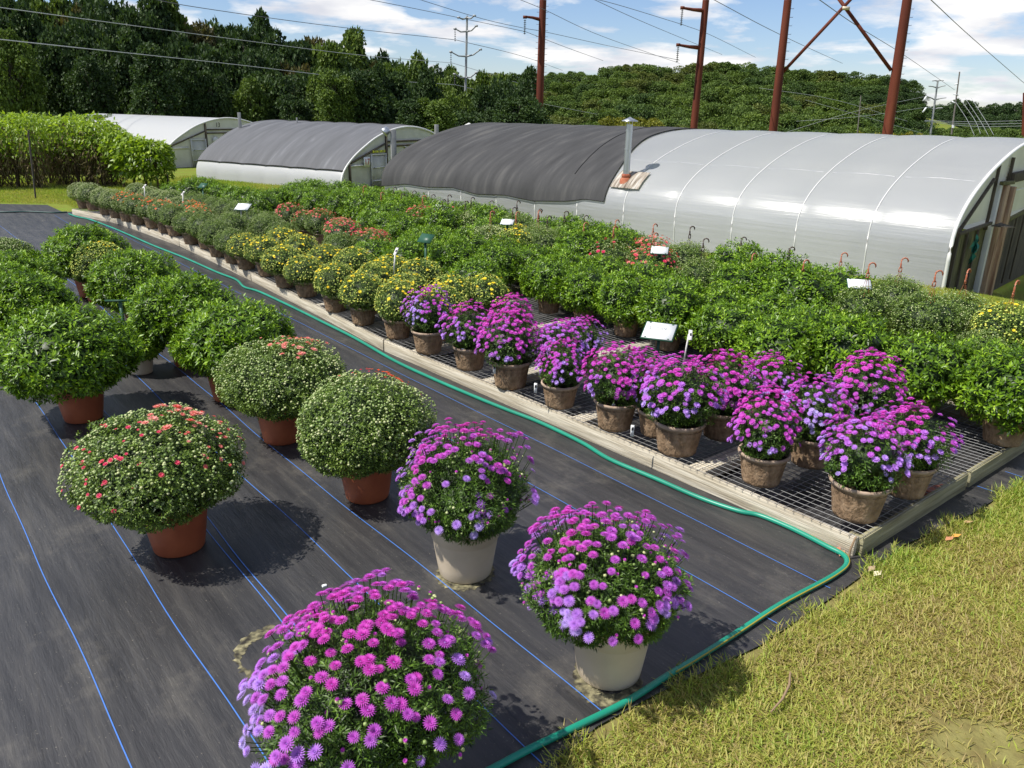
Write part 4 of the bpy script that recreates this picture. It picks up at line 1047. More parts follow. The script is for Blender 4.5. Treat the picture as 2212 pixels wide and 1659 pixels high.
# flue with its board and rusty collar
fw_, fz_ = pos_at(wz_at(1.24))
def on_roof(s_, z, off):   # near side only
    w, z2 = pos_at(wz_at(z) if z < 1.2 else float(np.interp(z, R_[:len(R_) // 2, 1], prof_len[:len(R_) // 2])), off)
    return np.array([s_, -w, z2 - 0.01 * s_])
mb = MB()
grid = np.array([[on_roof(s_, z, 0.072) for z in np.linspace(1.06, 1.36, 8)] for s_ in np.linspace(6.08, 6.80, 17)])
a, b_ = grid.shape[:2]; i = np.arange(a - 1)[:, None] * b_; j = np.arange(b_ - 1)[None]
top = grid.reshape(-1, 3); mb.add(top, q=np.stack([i + j, i + j + 1, i + b_ + j + 1, i + b_ + j], -1).reshape(-1, 4))
for k_ in range(0, 17, 2):
    mb.tube([grid[k_, 0], grid[k_, 3], grid[k_, 7]], 0.010, n=4)
mb.build('flue_board', mat('stained_board', rough=0.85, ramp=[(0.3, (0.10, 0.07, 0.05)), (0.5, (0.30, 0.26, 0.21)), (0.7, (0.55, 0.53, 0.49))], rsrc='noise', scale=2.5, stretch=(6, 1, 1), detail=8, bump=0.3), tn)
fb_ = on_roof(6.55, 1.22, 0.03)
mb = MB(); f0 = Vector(fb_)
mb.tube([f0 + Vector((0, 0, -0.05)), f0 + Vector((0, 0, 0.16)), f0 + Vector((0, 0, 1.13))], 0.068, n=20)
for zc_ in (0.2, 0.62, 0.99): mb.tube([f0 + Vector((0, 0, zc_)), f0 + Vector((0, 0, zc_ + 0.03))], 0.073, n=20)
fl = mb.build('flue', STEEL, tn, True)
mb = MB(); mb.lathe([(0.001, 0.11), (0.05, 0.085), (0.17, 0.03), (0.172, 0.02), (0.001, 0.03)], n=24, c=tuple(f0 + Vector((0, 0, 1.17))))
for a_ in (0, 2.1, 4.2): mb.tube([f0 + Vector((0.06 * math.cos(a_), 0.06 * math.sin(a_), 1.1)), f0 + Vector((0.06 * math.cos(a_), 0.06 * math.sin(a_), 1.2))], 0.006, n=4)
mb.build('flue_cap', STEEL, fl, True)
RUST = mat('rust_red', rough=0.8, ramp=[(0.3, (0.20, 0.035, 0.02)), (0.6, (0.36, 0.11, 0.05)), (0.8, (0.45, 0.28, 0.17))], rsrc='noise', scale=7, detail=8)
mb = MB(); mb.lathe([(0.15, -0.09), (0.12, 0.03), (0.085, 0.07)], n=18, c=tuple(f0)); mb.lathe([(0.075, 0.05), (0.095, 0.06), (0.095, 0.12), (0.075, 0.135)], n=18, c=tuple(f0)); mb.build('flue_collar', RUST, tn, True)
# purlin under the film shows as a shiny raised line along the roof
mb = MB(); zt_ = 1.62
for b0 in range(0, 6):
    s0 = b0 * 1.27
    mb.tube([on_roof(s0 + 0.08, 1.6, 0.012), on_roof(s0 + 0.6, 1.6, 0.036), on_roof(s0 + 1.19, 1.6, 0.012)], 0.008, n=6)
mb.build('purlin_ridge', FILM, tn, True)
# ribs as thin bright creases
for b0 in range(1, 12):
    s0 = b0 * 1.27; mb = MB()
    pars = np.linspace(0.1, 5.2, 40); w, z = pos_at(pars, 0.004)
    mb.tube(np.stack([np.full(40, s0), -w, z - 0.01 * s0], 1), 0.011, n=6, cap=False); mb.build('rib', STEELW, tn, True)
# near end wall: arch pipe, film, timbers, dark lower boards
pars = np.linspace(0, total, 90); w, z = pos_at(pars, 0.0)
mb = MB(); mb.tube(np.stack([np.full(90, -0.02), -w, z], 1), 0.030, n=10); mb.build('end_hoop', STEELW, tn, True)
def wall_poly(nm, pts, x, m, par=None):
    mb = MB(); k = len(pts)
    me = bpy.data.meshes.new(nm)
    v = [(x, -p[0], p[1]) for p in pts] + [(x + 0.012, -p[0], p[1]) for p in pts]
    f = [list(range(k)), list(range(2 * k - 1, k - 1, -1))] + [[i_, i_ + k, (i_ + 1) % k + k, (i_ + 1) % k] for i_ in range(k)]
    me.from_pydata(v, [], f); me.materials.append(m); me.update()
    return link(nm, me, par or tn)
inner = [(a_ + 0.0, b2) for a_, b2 in zip(w, z)]
upper = [(a_, b2) for a_, b2 in inner if b2 > 0.82]
wall_poly('end_film', upper, 0.02, FILMD)
lowpts = [(-0.17, 0.80), (-0.16, 0.3), (-0.12, -0.3), (2.1, -0.62), (2.1, 0.80)]
wall_poly('lower_boards', lowpts, 0.03, MOSS)
wall_poly('lower_boards', [(2.72, -0.62), (2.72, 0.76), (8.1, 0.95), (8.1, -0.62)], 0.06, TIMD)
def tb(nm, a_, b2, w_, h_, m, x=-0.05):
    mb = MB(); mb.beam((x, -a_[0], a_[1]), (x, -b2[0], b2[1]), w_, h_); o = mb.build(nm, m, tn); bevel(o, 0.004); return o
tb('corner_stud', (0.14, -0.35), (0.16, 0.84), 0.05, 0.06, TIMD, 0.0)
tb('brace', (0.12, 0.86), (1.6, 1.62), 0.05, 0.045, TIMD, 0.0)
tb('stud', (1.75, 0.75), (1.75, 1.86), 0.05, 0.05, TIMD, 0.0)
tb('door_post', (1.95, -0.62), (1.95, 1.50), 0.09, 0.12, STEELW, -0.02)
tb('door_post', (2.14, -0.64), (2.14, 1.50), 0.12, 0.17, TIMB, -0.07)
tb('door_post', (2.42, -0.66), (2.42, 1.46), 0.17, 0.15, TIMB, -0.09)
tb('lintel', (1.7, 1.55), (2.5, 1.53), 0.06, 0.06, MOSS, -0.1)
tb('header_beam', (2.5, 1.60), (5.6, 1.62), 0.10, 0.16, TIMD, -0.05)
tb('stud', (2.5, 1.45), (2.5, 1.95), 0.05, 0.06, TIMD, -0.02)
tb('sill', (0.1, 0.84), (1.9, 0.86), 0.05, 0.05, TIMD, -0.03)
tb('sill', (2.6, 0.78), (5.6, 0.96), 0.06, 0.06, MOSS, -0.02)
for a_ in (0.7, 1.3, 3.3, 3.9, 4.5): tb('batten', (a_, -0.5), (a_, 0.8), 0.03, 0.05, TIMD, -0.0)
tb('conduit', (2.5, 1.38), (5.6, 1.38), 0.02, 0.02, STEELW, -0.12)
mb = MB()
for k_ in range(5): mb.box((-0.16 - 0.05 * k_, -1.75, 0.86 - 0.006 * k_), (0.04, 0.62, 0.012), rx=0.02 * k_)
mb.build('shelf', TIMD, tn)
# torn green cloth hanging on the boards
GC = mat('teal_cloth', (0.015, 0.16, 0.13), 0.8); mb = MB(); g = np.random.default_rng(3)
for k_ in range(26):
    mb.leaves(np.array([[-0.09, -0.9 + g.normal() * 0.06, 0.62 + g.normal() * 0.08]]), np.array([[g.normal() * 0.2, g.normal() * 0.4, -1.0]]), np.array([[-1.0, g.normal() * 0.4, 0]]), 0.16, 0.09, 0.5)
tq = mb.build('cloth_rag', GC, None); tq.matrix_world = Matrix.Translation((HA[0], HA[1], 0)) @ Matrix.Rotation(HANG, 4, 'Z'); tag(tq, 'torn teal rag hanging on the mossy boards of the tunnel end', 'rag')
# roof vents seen over the ridge
def vent(px, py, lab, d=34):
    c = atd(px, py + 6, d)
    t = thing('roof_vent', (c[0], c[1], c[2] - 1.0), 0, lab, 'vent', 'roof vents behind the tunnels')
    mb = MB(); mb.tube([(0, 0, 0), (0, 0, 1.0)], 0.16, n=14); mb.build('stack', STEEL, t, True)
    mb = MB(); mb.lathe([(0.3, 1.02), (0.28, 1.06), (0.001, 1.2)], n=18); mb.build('cap', STEELW, t, True)
vent(1013, 270, 'small capped vent just behind the black shade cloth ridge, beside the grey pylon')
vent(1105, 273, 'small capped vent showing over the middle of the black ridge')

# ---- tunnel 17
P17 = [(0, -.1), (.03, .35), (.22, .66), (.62, .98), (1.15, 1.27), (1.85, 1.58), (2.7, 1.80), (3.55, 1.88)]
P17 = P17 + [(7.1 - w_, z_) for w_, z_ in P17[::-1][1:]]
A17 = gnd(737, 412)[:2]; B17 = gnd(425, 384)[:2]; d17 = B17 - A17; ANG17 = math.atan2(d17[1], d17[0]); L17 = float(np.linalg.norm(d17))
t17, surf17, R17, N17 = tunnel('greenhouse', A17, ANG17, P17, L17, L17 / 6, 'grey shade cloth tunnel with red number 17 beside its door', FILMW, puff=0.03, drop=0.0)
sh, v17 = surf17('shade_cloth', -0.02, L17 + 0.02, SHADE2, off=0.02, kk=(5, 60), pf=0.045)
mb = MB(); mb.tube(v17[:, 0], 0.018, n=6); mb.tube(v17[:, 27] + np.array([0, 0, 0.01]), 0.008, n=4); mb.build('edge_rope', ROPE, sh)
def end_wall(t, R_, num, numcol, full):
    pr = [(a_, b2) for a_, b2 in R_]
    me = bpy.data.meshes.new('end_film'); k = len(pr)
    me.from_pydata([(0.01, -a_, b2) for a_, b2 in pr] + [(0.022, -a_, b2) for a_, b2 in pr], [], [list(range(k)), list(range(2 * k - 1, k - 1, -1))]); me.materials.append(FILMD); me.update()
    link('end_film', me, t)
    mb = MB(); mb.tube(np.array([(-0.02, -a_, b2) for a_, b2 in R_]), 0.035, n=8); mb.build('end_hoop', STEELW, t, True)
    def bar(nm, a_, b2, w_, m, x=-0.03):
        mb = MB(); mb.beam((x, -a_[0], a_[1]), (x, -b2[0], b2[1]), w_, w_); return mb.build(nm, m, t)
    D_ = TIMD
    bar('stud', (0.42, -0.05), (0.42, 0.80), 0.06, D_); bar('brace', (0.45, 0.80), (2.25, 1.36), 0.045, D_)
    bar('stud', (2.30, -0.05), (2.30, 1.68), 0.06, D_)
    bar('header_beam', (2.3, 1.42), (5.2, 1.42), 0.055, D_); bar('header_beam', (2.3, 1.28), (5.2, 1.28), 0.05, D_)
    bar('stud', (3.7, -0.05), (3.7, 1.3), 0.05, STEELW); bar('brace', (3.2, 1.28), (4.6, 0.7), 0.04, STEELW); bar('rail', (2.3, 0.75), (4.8, 0.75), 0.04, STEELW)
    bar('rail', (0.42, 0.72), (1.35, 0.72), 0.04, STEELW)
    dm = MB(); dm.box((-0.035, -1.85, 0.46), (0.02, 0.72, 1.05)); dr = dm.build('door', FILMD, t)
    mb = MB()
    for a_, b2 in (((1.47, -0.05), (1.47, 1.06)), ((2.22, -0.05), (2.22, 1.06)), ((1.47, 1.03), (2.22, 1.03)), ((1.47, 0.62), (2.22, 0.62)), ((1.47, 0.2), (2.22, 0.2))):
        mb.beam((-0.055, -a_[0], a_[1]), (-0.055, -b2[0], b2[1]), 0.035, 0.035)
    mb.build('door_frame', STEELW, dr)
    mb = MB(); mb.box((-0.085, -1.57, 0.62), (0.02, 0.05, 0.02)); mb.build('handle', TIMD, dr)
    if full:
        mb = MB(); mb.box((-0.07, -1.22, 0.82), (0.02, 0.30, 0.30)); sg = mb.build('number_board', CARDM, t)
        text_mesh(num, 0.27, numcol, 'lettering', sg, (-0.083, -1.22, 0.82), (math.pi / 2, 0, -math.pi / 2), 0.003)
        YEL = mat('yellow_tape', rough=0.5, ramp=[(0.0, (0.62, 0.62, 0.02)), (1, (0.7, 0.7, 0.05))])
        mb = MB()
        for k_ in range(3): mb.box((-0.08, -1.62 - 0.22 * k_, 1.13), (0.012, 0.20, 0.075))
        yb = mb.build('yellow_tape', YEL, t)
        mb = MB()
        for k_ in range(3):
            mb.box((-0.088, -1.62 - 0.22 * k_, 1.155), (0.004, 0.12, 0.014)); mb.box((-0.088, -1.62 - 0.22 * k_, 1.115), (0.004, 0.10, 0.02))
        mb.build('print', INK, yb)
    else:
        text_mesh(num, 0.26, numcol, 'lettering', t, (-0.06, -2.95, 1.60), (math.pi / 2, 0, -math.pi / 2), 0.003)
        mb = MB(); mb.lathe([(0.02, 0), (0.15, 0), (0.15, 0.02), (0.02, 0.03)], n=24); o = mb.build('fan', STEELW, t, True); o.location = (-0.06, -2.75, 0.98); o.rotation_euler = (0, -math.pi / 2, 0)
end_wall(t17, R17, '17', REDM, True)
mb = MB(); mb.tube([(-0.05, 0.06, -0.05), (-0.05, 0.05, 0.22), (-0.05, -0.02, 0.42)], 0.022, n=6); mb.tube([(-0.05, 0.05, 0.2), (-0.06, -0.06, 0.40)], 0.018, n=6); mb.build('white_pipe', STEELW, t17)
# ---- tunnel 13
A13 = gnd(352, 362)[:2]; ANG13 = ANG17 + 0.02
t13, s13, R13, N13 = tunnel('greenhouse', A13, ANG13, P17, 8.5, 1.4, 'white plastic tunnel numbered 13 behind the pepper plants', FILMW, puff=0.0, drop=0.0)
end_wall(t13, R13, '13', INK, False)

# posts and floodlight between the tunnels
def gpost(px, ptop, pbase, w_, lab, d, nm='metal_post', cat='post'):
    c = atd(px, ptop, d); b2 = atd(px, pbase, d)
    t = thing(nm, (c[0], c[1], 0), 0.3, lab, cat)
    mb = MB(); h_ = c[2]; mb.box((0, 0, h_ / 2), (w_, w_, h_)); o = mb.build('pole', mat('grey_post', rough=0.5, metal=0.3, ramp=[(0.3, (0.2, 0.2, 0.19)), (0.7, (0.34, 0.34, 0.33))], rsrc='noise', scale=4), t); bevel(o, 0.005)
    return t, c
fp, c = gpost(849, 280, 355, 0.15, 'grey post with a floodlight on top between tunnels', 23.6, 'lamp_post', 'lamp post')
mb = MB(); mb.lathe([(0.06, 0.0), (0.10, 0.02), (0.13, 0.16), (0.12, 0.2), (0.001, 0.17)], n=16); o = mb.build('lamp_head', STEEL, fp, True); o.location = (-0.12, 0, c[2] + 0.02); o.rotation_euler = (0, -2.2, 0)
gpost(516, 243, 300, 0.11, 'grey post standing behind the grey shade cloth tunnel', 30)
gpost(943, 269, 300, 0.12, 'short grey post rising by the left end of black ridge', 27)
gpost(641, 254, 300, 0.05, 'thin stub of a post behind the grey tunnel ridge', 30)

# ------------------------------------------------------------------ vegetable rows at the left
TOML = mat('tomato_leaf', rough=0.45, ramp=[(0, (0.06, 0.10, 0.01)), (0.5, (0.17, 0.27, 0.018)), (1, (0.36, 0.48, 0.04))], trans=0.35)
DRYL = mat('dry_leaf', rough=0.9, ramp=[(0, (0.05, 0.035, 0.018)), (0.6, (0.14, 0.10, 0.045)), (1, (0.22, 0.20, 0.08))], trans=0.15)
def veg_mesh(seed, h, dry=True):
    rng = np.random.default_rng(seed); mb = MB()
    for s_ in range(5):
        a = rng.uniform(0, 6.28); r_ = 0.12
        pts = [(r_ * math.cos(a) * f, r_ * math.sin(a) * f + rng.normal() * 0.03, h * f) for f in (0, 0.3, 0.6, 0.9)]
        mb.tube(pts, [0.016, 0.013, 0.009, 0.005], n=5, r=0.3, m=1)
    n = 1300 if dry else 700
    z = h * (1 - rng.beta(1.15, 1.35 if dry else 1.9, n) * (0.97 if dry else 0.85)); a = rng.uniform(0, 6.28, n)
    rad = rng.uniform(0.05, 1, n) ** 0.5 * np.interp(z / h, [0, 0.3, 0.7, 1.0], [0.14, 0.26, 0.40, 0.22]) * (1.15 if dry else 0.95)
    P = np.stack([rad * np.cos(a), rad * np.sin(a), z], 1)
    D = np.stack([np.cos(a), np.sin(a), rng.normal(size=n) * 0.5 - 0.3], 1) + rng.normal(size=(n, 3)) * 0.5
    Nn = np.array([0, 0, 1.0]) + rng.normal(size=(n, 3)) * 0.45
    fr = rng.uniform(size=n) < (np.interp(z / h, [0, 0.4, 0.62, 1], [1, 0.9, 0.25, 0.0]) if dry else 0 * z)
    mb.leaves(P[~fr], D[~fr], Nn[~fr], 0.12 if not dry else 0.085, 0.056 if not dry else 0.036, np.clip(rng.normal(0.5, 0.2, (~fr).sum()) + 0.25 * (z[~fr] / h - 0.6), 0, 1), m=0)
    if fr.any(): 
        D[fr, 2] -= 1.0
        mb.leaves(P[fr], D[fr], Nn[fr], 0.10, 0.022, rng.uniform(0, 1, fr.sum()), m=1)
    return mb.mesh('vegetable_leaves', [TOML, DRYL])
VEG = [veg_mesh(10 + i_, 1.0) for i_ in range(4)]
PEP = [veg_mesh(30 + i_, 1.0, False) for i_ in range(3)]
STK = mat('dark_stake', (0.06, 0.05, 0.045), 0.8)
rv = random.Random(2)
def veg(px, pbase, ptop, kind, i_, lab, wscale=1.0):
    g_ = gnd(px, pbase); h_ = atd(px, ptop, g_[1])[2]
    nm = 'tomato_plant' if kind == 't' else 'pepper_plant'
    t = thing(nm, (g_[0], g_[1], 0), rv.uniform(0, 6), lab, nm.replace('_', ' '), 'staked tomato plants' if kind == 't' else 'pepper plants')
    f = link('foliage', (VEG if kind == 't' else PEP)[i_ % (4 if kind == 't' else 3)], t); f.scale = (h_ * 0.95 * wscale, h_ * 0.95 * wscale, h_)
    if kind == 't':
        for k_ in range(2):
            g = MB(); s_ = (rv.uniform(-0.2, 0.2), rv.uniform(-0.2, 0.2)); sz = rv.uniform(0.4, 0.7)
            g.lathe([(0.001, -0.03), (0.03, -0.015), (0.034, 0.005), (0.02, 0.028), (0.001, 0.03)], n=10, c=(s_[0], s_[1], sz * h_)); g.build('tomato', TOMG, t, True)
    return t
TOMG = mat('green_tomato', (0.25, 0.34, 0.08), 0.35)
xs_front = [(-40, 415), (2, 412), (42, 412), (84, 414), (112, 404), (142, 407), (172, 408), (200, 408), (226, 410), (250, 408)]
tops = [262, 255, 252, 250, 256, 250, 253, 258, 256, 268]
for i_, ((px, pb), pt) in enumerate(zip(xs_front, tops)):
    veg(px, pb - 8, pt + rv.uniform(-6, 12), 't', i_, 'staked tomato plant with browned lower leaves, %s from left in front row' % ORD[i_], (0.95, 0.8, 0.9, 0.62)[i_ % 4])
for i_, px in enumerate(range(-40, 260, 34)):
    veg(px, 372, 251 + rv.uniform(-7, 9), 't', i_ + 2, 'tomato plant top behind the front row, %s from left' % ORD[i_], 1.15)
for i_, (px, pb, pt) in enumerate([(268, 405, 285), (292, 408, 294), (318, 410, 300), (343, 411, 304)]):
    veg(px, pb, pt, 'p', i_, 'glossy leaved pepper plant, %s from left beside the white tunnel' % ORD[i_], 0.95)
veg(362, 409, 312, 'p', 5, 'end pepper plant of its row, with bare dark stems', 0.7)
def stake_pole(px, pb, ptx, pty, lab):
    a = gnd(px, pb); c = atd(ptx, pty, a[1] - 0.1)
    mb = MB(); mb.tube([(0, 0, 0), (c[0] - a[0], c[1] - a[1], c[2])], 0.022, n=6); o = mb.build('garden_stake', STK); o.location = (a[0], a[1], 0); tag(o, lab, 'stake', 'tomato stakes')
stake_pole(77, 428, 61, 282, 'dark leaning stake in front of the tomato row'); stake_pole(20, 388, 10, 300, 'dark stake at the left edge among tomatoes')
stake_pole(222, 400, 203, 290, 'pale leaning stake at the right of the tomato row'); stake_pole(366, 410, 360, 372, 'short dark stick below the last pepper plant')

# ------------------------------------------------------------------ grass blades near the camera
GB = mat('grass_blade', rough=0.5, spec=0.4, ramp=[(0, (0.32, 0.25, 0.10)), (0.2, (0.40, 0.36, 0.10)), (0.5, (0.31, 0.37, 0.055)), (0.75, (0.20, 0.31, 0.03)), (1, (0.13, 0.26, 0.02))], trans=0.33)
SOILP = mat('bare_soil', rough=1.0, spec=0.1, ramp=[(0.3, (0.13, 0.10, 0.04)), (0.5, (0.19, 0.17, 0.06)), (0.7, (0.24, 0.22, 0.08))], rsrc='noise', scale=6, detail=12, bump=0.8, bscale=18)
o = sheet('soil', edge[1:9] + [(8.5, 9.2), (9.5, 3.0), (5.0, 0.2), (0.3, 0.9)], 0.0, SOILP); o.location.z = -0.008; tag(o, kind='structure')
rng = np.random.default_rng(12)
def side_of_edge(P, E):
    """signed distance to the right of the grass edge (positive on the grass)"""
    best = np.full(len(P), 1e9); sg = np.zeros(len(P))
    for (x0, y0), (x1, y1) in zip(E[:-1], E[1:]):
        d = np.array([x1 - x0, y1 - y0]); ln = np.linalg.norm(d); d /= ln
        q = P - np.array([x0, y0]); t_ = np.clip(q @ d, 0, ln); e = q - t_[:, None] * d
        dist = np.linalg.norm(e, axis=1); s_ = q[:, 0] * d[1] - q[:, 1] * d[0]
        m_ = dist < best; best = np.where(m_, dist, best); sg = np.where(m_, np.sign(s_), sg)
    return best * sg
def fbm(x, y):
    return (np.sin(x * 2.1 + 1.3 * np.sin(y * 1.7)) + np.sin(y * 2.9 + 1.1 * np.sin(x * 2.3 + 2)) + 0.6 * np.sin(x * 6.1 + y * 4.7) + 0.5 * np.sin(y * 8.3 - x * 5.1)) / 3.1
E_ = edge[:9] + [(6.2, 7.3), (8.0, 8.8)]
def blades(name, x0, x1, y0, y1, n, ln, wd, dens_off=0.0, flat=0.7):
    P = np.stack([rng.uniform(x0, x1, n), rng.uniform(y0, y1, n)], 1)
    sd = side_of_edge(P, E_); wav = -0.02 + 0.05 * np.sin(P[:, 0] * 9) + 0.035 * np.sin(P[:, 0] * 23 + 1) + 0.03 * rng.normal(size=n)
    ok = sd + wav > 0.0
    bare = fbm(P[:, 0] * 1.3 + 4, P[:, 1] * 1.3) ; bx = np.exp(-(((P[:, 0] - 1.95) / 0.75) ** 2 + ((P[:, 1] - 2.75) / 0.32) ** 2)) * 1.2 + np.exp(-(((P[:, 0] - 2.15) / 0.35) ** 2 + ((P[:, 1] - 3.35) / 0.2) ** 2)) * 0.8
    ok &= rng.uniform(size=n) > np.clip((bare - 0.45) * 1.4 + bx, 0, 0.93)
    # only what the camera or a step beside it could see
    P = P[ok]; sd = sd[ok]; k = len(P)
    a = rng.uniform(0, 6.28, k); el = np.clip(rng.normal(0.45, 0.45, k), 0.02, 1.45)
    lift = (sd < 0.10) & (rng.uniform(size=k) < 0.4); el = np.where(lift, rng.uniform(0.6, 1.4, k), el)
    D = np.stack([np.cos(a) * np.cos(el), np.sin(a) * np.cos(el), np.sin(el)], 1)
    z = terrain(P[:, 0], P[:, 1]) + rng.uniform(0, 0.012, k)
    L_ = ln * rng.uniform(0.5, 1.4, k) * np.where(lift, 1.25, 1.0)
    tone = fbm(P[:, 0] * 0.9, P[:, 1] * 0.9 + 3) * 0.30 + 0.42 + rng.normal(size=k) * 0.2 + 0.05 * (P[:, 0] - 2) - 0.4 * np.exp(-((sd - 0.6) / 0.5) ** 2) * 0.6
    mb = MB(); mb.leaves(np.column_stack([P, z]), D, np.stack([-np.sin(a) * 0.3, np.cos(a) * 0.3, np.ones(k)], 1), L_, wd * rng.uniform(0.6, 1.4, k), np.clip(tone, 0, 1), bend=-0.22, fold=0.3)
    return mb.build(name, GB)
o = blades('grass', 0.0, 4.2, 1.9, 5.4, 300000, 0.056, 0.0055); tag(o, 'short trampled lawn grass along the cloth edge', 'grass', kind='stuff')
o = blades('grass', 3.2, 8.2, 3.6, 8.6, 60000, 0.06, 0.008); tag(o, 'lawn grass beyond the bench corner at the right', 'grass', kind='stuff')
# grass beside the tunnel end and on the far lawn
def far_blades(pts_fn, n, ln, wd, lab):
    P = pts_fn(n); k = len(P); a = rng.uniform(0, 6.28, k); el = rng.uniform(0.5, 1.4, k)
    D = np.stack([np.cos(a) * np.cos(el), np.sin(a) * np.cos(el), np.sin(el)], 1)
    tone = fbm(P[:, 0] * 0.5, P[:, 1] * 0.5) * 0.2 + 0.5 + rng.normal(size=k) * 0.15
    mb = MB(); mb.leaves(np.column_stack([P, terrain(P[:, 0], P[:, 1])]), D, np.stack([-np.sin(a), np.cos(a), 0 * a + 0.4], 1), ln * rng.uniform(0.5, 1.3, k), wd, np.clip(tone, 0, 1)); o = mb.build('grass', GB)
    tag(o, lab, 'grass', kind='stuff')
def strip_right(n):
    u = rng.uniform(-3.5, 4, n); v = rng.uniform(5.8, 8.9, n); return OO + u[:, None] * UV + v[:, None] * VV
far_blades(strip_right, 45000, 0.055, 0.01, 'bright lawn strip between the back bench and the tunnel end')
def lawn_left(n):
    x = rng.uniform(-22, -11.5, n); y = rng.uniform(20.45, 27, n); return np.stack([x, y], 1)
far_blades(lawn_left, 60000, 0.07, 0.014, 'lawn beyond the black cloth under the tomato rows')
def lawn_mid(n):
    x = rng.uniform(-12, -3, n); y = rng.uniform(18.6, 29, n); P = np.stack([x, y], 1); q = P - OO; u = q @ UV; v = q @ VV
    return P[(v > 5.9) | ((u > 20.0) & (v > -0.3))]
far_blades(lawn_mid, 70000, 0.07, 0.014, 'lawn between the benches and the grey tunnel')
# fallen leaves
for i_, (px, py, c_) in enumerate([(3790 / 1.823, 2058 / 1.823, (0.42, 0.27, 0.14)), (3745 / 1.823, 2115 / 1.823, (0.62, 0.30, 0.06)), (3722 / 1.823, 2128 / 1.823, (0.45, 0.20, 0.10)), (3440 / 1.823, 2268 / 1.823, (0.62, 0.55, 0.42)), (3420 / 1.823, 2250 / 1.823, (0.35, 0.25, 0.16)), (3305 / 1.823, 2190 / 1.823, (0.4, 0.2, 0.12)), (3290 / 1.823, 2178 / 1.823, (0.45, 0.15, 0.1))]):
    g_ = gnd(px, py, 0.015); mb = MB(); mb.leaves(np.array([[0, 0, 0.0]]), np.array([[1, 0.2 * i_, 0.1]]), np.array([[0.1, 0.1, 1.0]]), 0.075, 0.045, 0.5, bend=0.15)
    o = mb.build('fallen_leaf', mat('fallen_leaf_%d' % i_, c_, 0.8)); o.location = tuple(g_)
    tag(o, ['tan fallen leaf at the top of the cloth edge row', 'orange fallen leaf on the grass edge', 'rusty fallen leaf beside the orange one', 'pale curled leaf near the hose bend', 'brown crumpled leaf beside the pale one', 'reddish leaf under the hose at the bench foot', 'red leaf scrap under the hose'][i_], 'leaf', 'fallen leaves')
mb = MB(); mb.box((0, 0, 0.008), (0.028, 0.018, 0.014), rz=0.5); o = mb.build('pebble', CARDM); g_ = gnd(701, 1268); o.location = tuple(g_); bevel(o, 0.004); tag(o, 'small white stone on the cloth behind the widest aster', 'stone')
mb = MB(); tw = catmull([gnd(1585 * 1.0, 1765 / 1.0 - 290, 0.0)] * 1 + [gnd(1535, 1490, 0.04), gnd(1522, 1510, 0.045), gnd(1500, 1528, 0.03)]); 
mb.tube([gnd(1707, 1453, 0.03), gnd(1705, 1480, 0.05), gnd(1690, 1510, 0.045), gnd(1665, 1538, 0.03)], [0.005, 0.006, 0.006, 0.004], n=6); o = mb.build('twig', STICK); tag(o, 'dry grey twig lying in the lawn', 'twig')

# ------------------------------------------------------------------ trees
BARK = mat('bark', rough=0.95, ramp=[(0.3, (0.05, 0.045, 0.035)), (0.7, (0.16, 0.14, 0.115))], rsrc='noise', scale=3, stretch=(4, 4, 0.6), bump=0.6)
def treeleaf(nm, a, b_, c_): return mat(nm, rough=0.6, spec=0.25, ramp=[(0, a), (0.5, b_), (1, c_)], trans=0.22)
TL = {'dark': treeleaf('leaf_dark_tree', (0.018, 0.038, 0.012), (0.038, 0.072, 0.020), (0.075, 0.12, 0.030)),
      'oak': treeleaf('leaf_oak', (0.042, 0.075, 0.018), (0.090, 0.145, 0.028), (0.16, 0.225, 0.045)),
      'oak2': treeleaf('leaf_oak_olive', (0.05, 0.07, 0.016), (0.11, 0.14, 0.03), (0.19, 0.22, 0.05)), 'oak3': treeleaf('leaf_oak_deep', (0.03, 0.058, 0.016), (0.062, 0.11, 0.026), (0.12, 0.18, 0.04)),
      'yellow': treeleaf('leaf_yellowing', (0.07, 0.085, 0.012), (0.17, 0.18, 0.02), (0.30, 0.27, 0.03)),
      'light': treeleaf('leaf_light_tree', (0.045, 0.08, 0.014), (0.095, 0.15, 0.025), (0.17, 0.235, 0.04)),
      'rusty': treeleaf('leaf_rusty', (0.035, 0.038, 0.014), (0.085, 0.080, 0.025), (0.14, 0.12, 0.04))}
